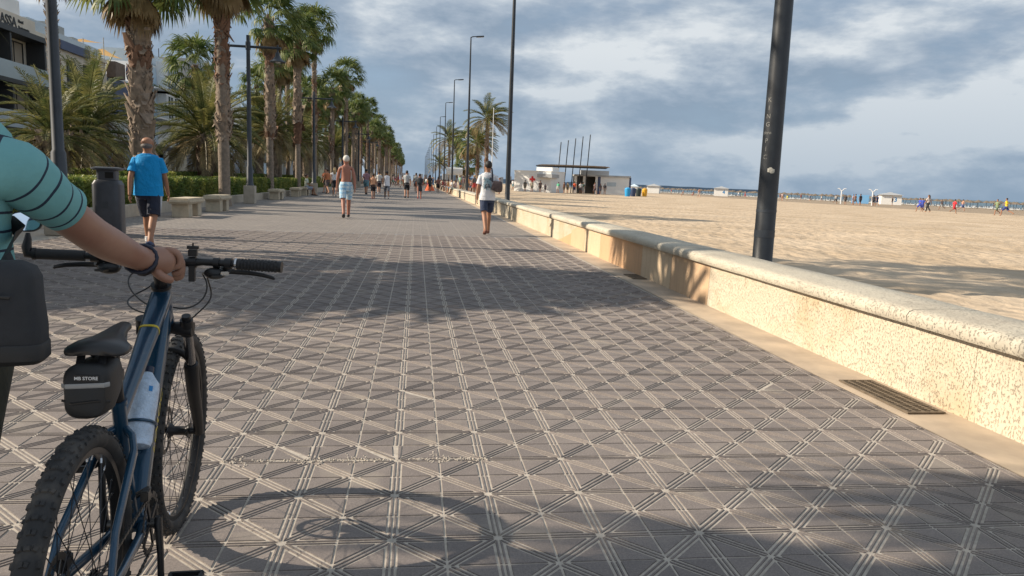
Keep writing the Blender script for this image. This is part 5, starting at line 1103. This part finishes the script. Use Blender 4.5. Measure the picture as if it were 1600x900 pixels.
# cables
for nm, P in (('brake_hose', [bp(.13, .03, -.03), bp(.09, .10, -.06), fr(HB + Vector((.15, .12, .06))), fr(crn + Vector((.13, .04, .09))), fr(crn + Vector((.075, .0, .03)))]),
              ('gear_cable', [bp(.13, .02, -.035), bp(.05, .12, -.05), fr(HB + Vector((.17, .05, .15))), fr(HB + Vector((.13, -.02, .02))), HB + U * .05 + Vector((.029, .0, 0))]),
              ('gear_cable', [bp(-.12, .03, -.035), bp(-.04, .12, -.05), fr(HB + Vector((-.19, .06, .16))), fr(HB + Vector((-.10, -.03, .08))), tt0.lerp(tt1, .08) + Vector((-.028, 0, 0))]),
              ('brake_hose', [bp(-.12, .02, -.03), bp(.02, .09, -.03), fr(HB + Vector((-.02, .10, .05))), fr(HB + Vector((-.17, .0, .10))), fr(HB + Vector((-.12, -.05, .04))), tt0.lerp(tt1, .13) + Vector((-.028, 0, -.01))])):
    q = MB(); q.tube(bz(P, 22), .0026, 7); q.build(nm, m_cable, bike, smooth=True)
# saddle and post
q = MB(); q.tube([STOP, SAD - SD * .055], .0148, 16); sp_ = q.build('seatpost', m_bl, bike, smooth=True); q = MB(); q.box(SAD - SD * .05, (.036, .05, .022)); q.build('saddle_clamp', m_bl, sp_, bevel=.004)
m_sadd = mat('saddle_leather', (.018, .018, .02), .38, bump=(60, .15, .001))
q = MB(); ring = [(-.137, .040, .010, -.008), (-.130, .060, .016, -.006), (-.11, .068, .020, -.004), (-.07, .066, .020, -.004), (-.03, .045, .018, -.005), (.02, .027, .018, -.003), (.08, .020, .016, .0), (.12, .018, .014, 0), (.14, .013, .010, -.004), (.145, .006, .004, -.008)]
n = 22; vs = []
for (y_, hw, th, dz) in ring:
    for k in range(n):
        a = 2 * PI * k / n; c, s_ = math.cos(a), math.sin(a); x = hw * math.copysign(abs(c) ** .75, c); z = th * math.copysign(abs(s_) ** .8, s_) * (1 if s_ > 0 else .55)
        z += -.22 * abs(x) ** 1.15 * (1 if y_ < 0 else .6) - (.006 if (abs(x) < .008 and s_ > 0 and -.12 < y_ < .04) else 0); vs.append(SAD + Vector((x, y_, z + dz - .012)))
m_ = len(ring); fs = [(i * n + k, (i + 1) * n + k, (i + 1) * n + (k + 1) % n, i * n + (k + 1) % n) for i in range(m_ - 1) for k in range(n)] + [tuple(range(n)), tuple((m_ - 1) * n + k for k in range(n))[::-1]]
q.add(vs, fs); sd_ = q.build('saddle', m_sadd, bike, smooth=True, angle=60)
for s_ in (-1, 1): MB().tube([SAD + Vector((s_ * .02, -.10, -.03)), SAD + Vector((s_ * .022, -.05, -.05)), SAD + Vector((s_ * .022, .04, -.05)), SAD + Vector((s_ * .01, .10, -.02))], .0035, 8).build('saddle_rail', m_chain, sd_, smooth=True)
# drivetrain
q = MB(); n = 32; Rc = .076
q.tube([BBp + Vector((.047, Rc * math.cos(2 * PI * k / n), Rc * math.sin(2 * PI * k / n))) for k in range(n)], [(.002, .007)] * n, 6, ref=(1, 0, 0), closed=True)
for k in range(n): a = 2 * PI * k / n; q.box(BBp + Vector((.047, (Rc + .008) * math.cos(a), (Rc + .008) * math.sin(a))), (.003, .006, .006), mat_=Matrix.Rotation(a, 4, 'X'))
for k in range(4): a = 2 * PI * k / 4 + .4; q.box(BBp + Vector((.047, .04 * math.cos(a), .04 * math.sin(a))), (.005, .014, .07), mat_=Matrix.Rotation(a - PI / 2, 4, 'X'))
q.build('chainring', m_bl, bike)
q = MB(); q.tube([BBp + Vector((-.065, 0, 0)), BBp + Vector((.068, 0, 0))], .013, 14); q.build('axle', m_chain, bike, smooth=True)
for s_, an in ((1, R(-98)), (-1, R(82))):
    d = Vector((0, math.cos(an), math.sin(an))); b0 = BBp + Vector((s_ * .068, 0, 0)); q = MB(); q.tube([b0 - d * .018, b0, b0 + d * .085 + Vector((s_ * .008, 0, 0)), b0 + d * .17 + Vector((s_ * .012, 0, 0)), b0 + d * .182 + Vector((s_ * .012, 0, 0))], [(.009, .012), (.010, .018), (.008, .013), (.008, .014), (.007, .009)], 12, ref=(1, 0, 0), sq=3)
    ca = q.build('crank_arm', m_bl, bike, smooth=True, angle=50); pc = b0 + d * .17 + Vector((s_ * .07, 0, 0)); q = MB(); q.box(pc + Vector((0, .042, 0)), (.095, .014, .018)); q.box(pc - Vector((0, .042, 0)), (.095, .014, .018)); q.box(pc + Vector((.041, 0, 0)), (.012, .08, .018)); q.box(pc - Vector((.041, 0, 0)), (.012, .08, .018)); q.box(pc, (.1, .026, .022)); q.build('pedal', m_bl, ca, bevel=.003)
q = MB()
for k in range(8): rr = .045 - .0035 * k; q.tube([RA + Vector((.024 + k * .0042, 0, 0)), RA + Vector((.0262 + k * .0042, 0, 0))], rr, 26)
q.build('cassette', m_chain, bike, smooth=True, angle=30)
q = MB(); path = []
for k in range(13): a = R(95) - R(190) * k / 12; path.append(BBp + Vector((.047, .083 * math.cos(a), .083 * math.sin(a))))
lo1 = RA + Vector((.045, .03, -.13)); lo2 = RA + Vector((.045, .035, -.07)); path += [lo1 + Vector((0, .012, -.012)), lo1 + Vector((0, -.012, -.006)), lo2 + Vector((0, .012, 0)), lo2 + Vector((0, -.005, .012))]
for k in range(9): a = R(240) - R(150) * k / 8; path.append(RA + Vector((.045, .035 * math.cos(a), .035 * math.sin(a))))
tot = []
for i in range(len(path)):
    a, b = path[i], path[(i + 1) % len(path)]; L_ = (b - a).length; k = max(1, int(L_ / .0127))
    for j in range(k): tot.append((a.lerp(b, (j + .5) / k), (b - a).normalized()))
for i, (p, d) in enumerate(tot): q.box(p, (.0065 if i % 2 else .0045, .011, .0075), mat_=d.to_track_quat('Y', 'Z').to_matrix().to_4x4())
q.build('chain', m_chain, bike)
q = MB(); q.box(RA + Vector((.07, .01, -.03)), (.014, .035, .05)); q.tube([lo2, lo1], [(.004, .014), (.004, .012)], 8, ref=(1, 0, 0)); q.tube([lo1 - Vector((.006, 0, 0)), lo1 + Vector((.006, 0, 0))], .019, 14); q.tube([lo2 - Vector((.006, 0, 0)), lo2 + Vector((.006, 0, 0))], .017, 14); q.build('rear_derailleur', m_bl, bike, smooth=True, angle=40)
q = MB(); q.box(BBp + Vector((.045, -.04, .10)), (.02, .035, .03)); q.box(BBp + Vector((.04, .0, .085)), (.006, .05, .025)); q.tube([BBp + Vector((.0, .02, .07)), BBp + Vector((.045, .01, .1))], .008, 8); q.build('front_derailleur', m_chain, bike, bevel=.003)
q = MB(); q.box(RA + Vector((-.052, .075, .03)), (.024, .05, .035)); q.build('brake_caliper', m_bl, bike, bevel=.005); q = MB(); q.box(fr(AX + Vector((-.05, -.06, .05))), (.024, .035, .06)); q.build('brake_caliper', m_bl, bike, bevel=.005)
# bottle cage
upd = Vector((1, 0, 0)).cross(dd); upd = -upd if upd.z < 0 else upd
bc = dt0.lerp(dt1, .55) + upd * .072
q = MB(); q.tube([bc + upd * -.036 - dd * .06, bc + upd * -.036 + dd * .10], .004, 8)
q.tube([bc + dd * .035 + (upd * math.cos(a) + Vector((1, 0, 0)) * math.sin(a)) * .0415 for a in [2 * PI * k / 24 for k in range(24)]], .0045, 8, closed=True); q.tube([bc + dd * .105 - upd * .036, bc + dd * .115, bc + dd * .10 + upd * .03], .004, 8)
q.build('bottle_cage', m_bblue, bike, smooth=True)
MW = bike.matrix_world.copy()
def place(o): o.matrix_world = MW; return o
bot = MB(); n = 14
bot.tube([bc + dd * d for d in (.103, .100, .085, .03, .02, -.02, -.07, -.085, -.105, -.118, -.120, -.135)], [.024, .034, .038, .038, .0365, .038, .038, .036, .022, .014, .014, .014], 24)
m_bot = mat('clear_plastic', (.50, .62, .78), .12, spec=.8, bump=(28, .9, .01), var=(35, .25)); bo = place(bot.build('water_bottle', m_bot, smooth=True, label='clear crumpled plastic water bottle in the cage on the down tube', cat='bottle'))
q = MB(); q.tube([bc - dd * .119, bc - dd * .137], .0155, 16); q.build('cap', mat('bottle_cap_navy', (.01, .02, .05), .4), bo, smooth=True)
q = MB(); V = []
for k in range(5):
    for j in range(2): a = -.15 + .28 * k / 4; V.append(bc - dd * (.052 + .016 * j) + (upd * math.cos(a + .6) + Vector((1, 0, 0)) * math.sin(a + .6)) * .0387)
q.add(V, [(2 * k, 2 * k + 2, 2 * k + 3, 2 * k + 1) for k in range(4)]); q.build('label_patch', mat('label_blue', (.02, .22, .55), .5), bo)
# saddle bag
m_bagf = mat('bag_black_nylon', (.014, .014, .015), .6, var=(30, .2), bump=(160, .4, .001)); sbo = SAD + Vector((-.008, -.105, -.108))
q = MB(); q.tube([sbo + Vector((0, y_, z_)) for y_, z_ in ((.085, .01), (.07, .005), (0, 0), (-.045, 0), (-.062, .0))], [(.034, .042), (.042, .053), (.050, .062), (.049, .062), (.041, .052)], 28, ref=(1, 0, 0), sq=3.4)
sg = place(q.build('saddle_bag', m_bagf, smooth=True, jitter=(18, .004), angle=60, label='black nylon wedge bag with white lettering strapped under the bike saddle', cat='bag'))
bk_ = lambda x, z, y=-.0635: sbo + Vector((x * .86, y + .9 * max(0, abs(x) - .045), z * .9))
q = MB(); q.box(sbo + Vector((.004, -.0640, .036)), (.050, .003, .014), mat_=Matrix.Rotation(R(2), 4, 'Y')); lp = q.build('label_patch', m_bl, sg)
t = text_mb('MB STORE', .0105, 0, True); q = MB(); q.add([sbo + Vector((.004 + a, -.0662, .036 + b)) for a, b, _ in t.v], t.f); q.build('lettering', mat('print_white', (.7, .7, .7), .6), lp)
q = MB(); q.tube([bk_(x, .018 + .08 * (x + .05) * .5, -.0625) for x in (-.058, -.045, 0, .045, .056)], [(.0055, .0015)] * 5, 6, ref=(0, 0, 1)); q.build('reflective_strip', mat('reflective_grey', (.30, .30, .30), .35), sg)
q = MB(); q.tube([bk_(x, -.022 + .004 * math.sin(x * 60), -.063) for x in (-.058, -.03, 0, .03, .056)], [(.003, .0022)] * 5, 6, ref=(0, 0, 1)); q.build('zip', m_cable, sg)
for s_ in (-1, 1): q = MB(); q.tube([sbo + Vector((s_ * .022, -.02, .056)), sbo + Vector((s_ * .024, .01, .095)), sbo + Vector((s_ * .022, .05, .075))], [(.009, .0015)] * 3, 6, ref=(1, 0, 0)); q.build('strap', m_bl, sg)
q = MB(); q.box(sbo + Vector((.03, .09, .0)), (.012, .05, .03)); q.build('side_strap', m_bl, sg, bevel=.003)

# ================================================================== PERSON WITH THE BICYCLE
def stripes(m, n, l, co, nz, rp, mx, cur, b):
    uv = n.new('ShaderNodeTexCoord'); s = n.new('ShaderNodeSeparateXYZ'); l.new(uv.outputs['UV'], s.inputs[0])
    v = math_node(n, l, 'PINGPONG', math_node(n, l, 'ADD', s.outputs[1], math_node(n, l, 'ADD', math_node(n, l, 'MULTIPLY', nz(9, 2), .006), .010)), .0205)
    return mx(math_node(n, l, 'LESS_THAN', v, .0030), cur, (.012, .025, .05))
m_shirt = mat('aqua_striped_jersey', (.15, .37, .385), .8, var=(10, .06), bump=(8, .5, .02), extra=stripes); sk_ = mat('skin_forearm', (.33, .18, .125), .5, var=(14, .06), bump=(160, .15, .001), col2=((.29, .14, .095), 6))
PX, PY = -1.085, 1.765
SH = Vector((-.868, 1.765, 1.19)); EL = Vector((-.806, 1.99, 1.047)); WR = Vector((-.762, 2.195, .964)); KN = Vector((-.700, 2.262, .958))
V = [Vector(p) for p in ((PX, PY, .86), (PX, PY, 1.0), (PX, PY, 1.14), (PX, PY + .01, 1.27), (PX, PY + .03, 1.33), (PX, PY + .05, 1.40), (PX, PY + .055, 1.48), (PX, PY + .05, 1.55))]
Rr = [(.14, .11), (.13, .10), (.14, .10), (.09, .08), .055, .07, (.085, .095), .055]; E = [(i, i + 1) for i in range(7)]
def ad(p, r, c): V.append(Vector(p)); Rr.append(r); E.append((c, len(V) - 1)); return len(V) - 1
i = ad((SH.x, SH.y, SH.z), .05, 3); i = ad(SH.lerp(EL, .5), .046, i); i = ad(EL, .043, i); i = ad(EL.lerp(WR, .3) + Vector((0, 0, -.002)), .044, i); i = ad(EL.lerp(WR, .7), .036, i); i = ad(WR, (.031, .031), i); i = ad(WR.lerp(KN, .5) + Vector((0, 0, .0)), (.042, .038), i); i = ad(KN, (.040, .038), i)
LS = Vector((PX - .185, PY, 1.2)); i = ad(LS, .062, 3); i = ad(LS + Vector((-.05, .02, -.27)), .046, i); i = ad(LS + Vector((-.05, .12, -.49)), .034, i); i = ad(LS + Vector((-.045, .15, -.57)), (.04, .028), i); i = ad(LS + Vector((-.04, .16, -.64)), .022, i)
for s_, fy in ((-1, -.02), (1, -.30)):
    i = ad((PX + s_ * .09, PY, .80), .10, 0); i = ad((PX + s_ * .09, PY + fy * .6 + .03, .46), .062, i); i = ad((PX + s_ * .09, PY + fy * 1.2, .09), .042, i); i = ad((PX + s_ * .095, PY + fy * 1.2 + .13, .035), (.045, .03), i)
vs, fs = skin(V, E, [tuple(q * 1.12 for q in r) if isinstance(r, tuple) else r * 1.12 for r in Rr], 2); mb = MB(); mb.add(vs, fs)
# gripping hand: four fingers wrap over the right side of the stem, thumb closes from the near side
axf = Vector((-.15, .72, -.62)).normalized()
for k, (off, L_) in enumerate(((-.034, .88), (-.012, 1.0), (.011, .95), (.033, .8))):
    b0 = KN + Vector((.004, .0, -.004)) - axf * off * -1.0; b0 = KN + axf * off + Vector((.004, 0, .004))
    P = [b0 + Vector((-.03, 0, .006)), b0 + Vector((.004, 0, .004)), b0 + Vector((.018, .004, -.016)) * L_, b0 + Vector((.014, .004, -.044)) * L_, b0 + Vector((-.012, .002, -.052)) * L_]
    c_, d_ = skin(P, [(0, 1), (1, 2), (2, 3), (3, 4)], [.012, .0125, .011, .0105, .009], 2); mb.add(c_, d_)
T0 = WR.lerp(KN, .35) + Vector((.0, -.012, -.018)); c_, d_ = skin([T0, T0 + Vector((.018, -.012, -.020)), T0 + Vector((.040, -.008, -.034)), T0 + Vector((.056, .004, -.038))], [(0, 1), (1, 2), (2, 3)], [.016, .0145, .0125, .0105], 2); mb.add(c_, d_)
hc = Vector((PX, PY + .06, 1.485))
for s_ in (-1, 1): mb.ball(hc + Vector((s_ * .088, -.01, -.01)), (.012, .022, .034), 10, 8); mb.ball(hc + Vector((s_ * .03, .096, .012)), (.013, .01, .008), 8, 5)
mb.ball(hc + Vector((0, .112, -.018)), (.016, .022, .026), 10, 8); mb.ball(hc + Vector((0, .10, -.06)), (.026, .012, .008), 10, 5)
man = mb.build('person', sk_, smooth=True, angle=0, label='person in an aqua striped T-shirt wheeling the bike with the right hand', cat='person')
q = MB(); q.ball(hc + Vector((0, -.018, .02)), (.096, .108, .105), 18, 12); q.build('hair', HC['brown'], man, smooth=True, jitter=(30, .006), angle=0)
# shirt body, then sleeves with open hems
ringz = [(.84, .192, .130, 0), (.88, .195, .132, 0), (.95, .192, .128, 0), (1.02, .190, .124, 0), (1.09, .190, .122, 0), (1.15, .20, .122, 0), (1.20, .21, .118, .004), (1.25, .208, .108, .008), (1.29, .198, .098, .012), (1.318, .172, .088, .016), (1.338, .125, .078, .02), (1.355, .075, .07, .028)]
sh = MB(); sh.tube([(PX, PY + d, z) for z, a, b, d in ringz], [(a, b) for z, a, b, d in ringz], 48, ref=(1, 0, 0), sq=2.35)
def sleeve(P, Rd, nseg=40):
    PP = []; RR = []
    for i in range(len(P) - 1):
        for k in range(6): t = k / 6; PP.append(P[i].lerp(P[i + 1], t)); RR.append(tuple(a + (b - a) * t for a, b in zip(Rd[i], Rd[i + 1])))
    PP.append(P[-1]); RR.append(Rd[-1]); PP.append(P[-1] - (P[-1] - P[-2]).normalized() * .01); RR.append(tuple(q * .9 for q in Rd[-1])); return PP, RR
hem = Vector((-.826, 1.895, 1.118)); PP, RR = sleeve([SH + Vector((-.055, -.01, .022)), SH + Vector((-.008, .004, .016)), SH.lerp(hem, .45) + Vector((0, 0, .006)), hem], [(.072, .074), (.066, .070), (.060, .065), (.053, .058)]); sh.tube(PP, RR, 40, ref=(1, 0, 0))
hl = LS + Vector((-.028, .01, -.17)); PP, RR = sleeve([LS + Vector((.05, -.01, .02)), LS, LS.lerp(hl, .5), hl], [(.08, .08), (.078, .08), (.07, .075), (.068, .072)]); sh.tube(PP, RR, 32, ref=(0, 1, 0))
o = sh.build('shirt', m_shirt, man, smooth=True, angle=60)
for v in o.data.vertices:
    p = v.co; w1 = mnoise.noise(Vector((p.x * 9, p.y * 9, p.z * 3.5))) * .011 + mnoise.noise(Vector((p.x * 20 + 5, p.y * 20, p.z * 9))) * .004; n_ = (p - Vector((PX, PY, p.z))); n_ = n_.normalized() if n_.length > .001 else Vector((0, 0, 1)); w1 += mnoise.noise(Vector((p.x * 14 + 9, p.y * 14, p.z * 2 + p.y * 6))) * .007; v.co = p + n_ * w1
# bracelets
def ring(t_, r_, th, nm, m_, tilt=0):
    c = EL.lerp(WR, t_); d = (WR - EL).normalized(); a = d.orthogonal().normalized(); b = d.cross(a); q = MB(); n = 30
    q.tube([c + (a * math.cos(2 * PI * k / n) + b * math.sin(2 * PI * k / n)) * r_ + d * tilt * math.sin(2 * PI * k / n + 1) for k in range(n)], [th * (1 + (.35 if k % 2 else 0)) for k in range(n)], 8, closed=True); q.build(nm, m_, man, smooth=True)
ring(.93, .0405, .0048, 'bracelet', mat('bracelet_navy', (.012, .016, .035), .5), .012); ring(1.04, .0395, .0036, 'bracelet', mat('bracelet_dark', (.03, .02, .02), .5), -.008)
# trousers and shoes
m_tr = mat('olive_trousers', (.045, .045, .032), .85, var=(6, .15), bump=(10, .6, .02)); tr = MB()
tr.tube([(PX, PY, .93), (PX, PY, .86), (PX, PY, .76)], [(.165, .12), (.18, .135), (.18, .135)], 32, ref=(1, 0, 0), sq=2.4)
for s_, fy in ((-1, -.02), (1, -.30)): tr.tube([(PX + s_ * .09, PY, .84), (PX + s_ * .095, PY + fy * .25, .66), (PX + s_ * .093, PY + fy * .6 + .03, .46), (PX + s_ * .09, PY + fy * .9, .28), (PX + s_ * .09, PY + fy * 1.15, .12)], [(.098, .11), (.092, .10), (.078, .082), (.07, .078), (.064, .072)], 24, ref=(1, 0, 0))
tr.build('trousers', m_tr, man, smooth=True, jitter=(9, .012), angle=60)
for s_, fy in ((-1, -.02), (1, -.30)): q = MB(); y0 = PY + fy * 1.2; q.tube([(PX + s_ * .09, y0 - .07, .05), (PX + s_ * .09, y0 - .02, .055), (PX + s_ * .093, y0 + .08, .045), (PX + s_ * .097, y0 + .17, .03), (PX + s_ * .097, y0 + .2, .02)], [(.03, .04), (.042, .055), (.046, .043), (.04, .028), (.02, .015)], 16, ref=(1, 0, 0)); q.build('shoe', cloth((.04, .04, .045), .7), man, smooth=True)
# shoulder bag at the right hip
m_bg = mat('bag_grey_canvas', (.024, .026, .031), .8, var=(40, .15), bump=(220, .4, .001)); bgc = Vector((-.856, 1.565, .925))
q = MB(); zz_ = [(-.098, .105, .040), (-.088, .116, .052), (-.03, .117, .056), (.03, .112, .055), (.072, .110, .052), (.092, .102, .044), (.104, .078, .028)]
q.tube([bgc + Vector((0, 0, z)) for z, a, b in zz_], [(a, b) for z, a, b in zz_], 36, ref=(1, .12, 0), sq=4)
bg = q.build('shoulder_bag', m_bg, smooth=True, jitter=(11, .006), angle=60, label='dark grey zipped shoulder bag resting on the right hip of the striped shirt person', cat='bag')
q = MB(); q.tube([bgc + Vector((0, 0, z)) for z in (-.101, -.09, -.062, -.058)], [(.107, .043), (.119, .055), (.1195, .057), (.117, .055)], 36, ref=(1, .12, 0), sq=4); q.build('base_panel', m_bagf, bg, smooth=True, jitter=(11, .006))
yb = lambda x: bgc.y - .0625 + .12 * x * 1.0
q = MB(); q.tube([(bgc.x + x, yb(x) + .001, bgc.z + .048 - .1 * x) for x in (-.09, -.045, 0, .045, .085)], [(.0035, .002)] * 5, 6, ref=(0, 0, 1)); zp = q.build('zip', m_cable, bg)
q = MB(); q.tube([(bgc.x + .01, yb(.01) - .004, bgc.z + .045), (bgc.x + .014, yb(.01) - .006, bgc.z + .022)], [(.005, .002), (.007, .002)], 8, ref=(1, 0, 0)); q.build('zip_pull', m_chain, zp, smooth=True)
q = MB(); q.box((bgc.x + .052, yb(.052) - .002, bgc.z + .012), (.026, .004, .006), rz=.12); q.build('badge', m_bl, bg, bevel=.001)
q = MB(); P = [Vector(v_) for v_ in ((-.80, 1.585, .99), (-.835, 1.63, 1.03), (-.862, 1.72, 1.06), (-.885, 1.80, 1.07), (-.93, 1.84, 1.09), (-1.0, 1.86, 1.10))]; q.tube(P, [(.017, .002)] * len(P), 8, ref=(0, .5, .5)); q.build('strap', m_bagf, bg, smooth=True)

# crumbs of broken paving along one cracked joint
q = MB(); r = random.Random(5)
for k in range(520):
    t_ = r.random(); cxx = (-.73, -.42, -.24, .12, .3)[r.randrange(5)]; spread = .07 if r.random() < .6 else .2
    x = cxx + r.gauss(0, spread); y = 3.135 + r.gauss(0, .008) + (r.gauss(0, .03) if abs(x - cxx) < .05 else 0); s_ = r.uniform(.0015, .006)
    if x > .34 or x < -.8: continue
    q.box((x, y, .0008), (s_ * 2, s_ * 1.4, s_ * .9), mat_=Matrix.Rotation(r.uniform(0, 3), 4, 'Z') @ Matrix.Rotation(r.uniform(-.4, .4), 4, 'X'), taper=.6)
q.build('paving_crumbs', m_mort, kind='stuff')
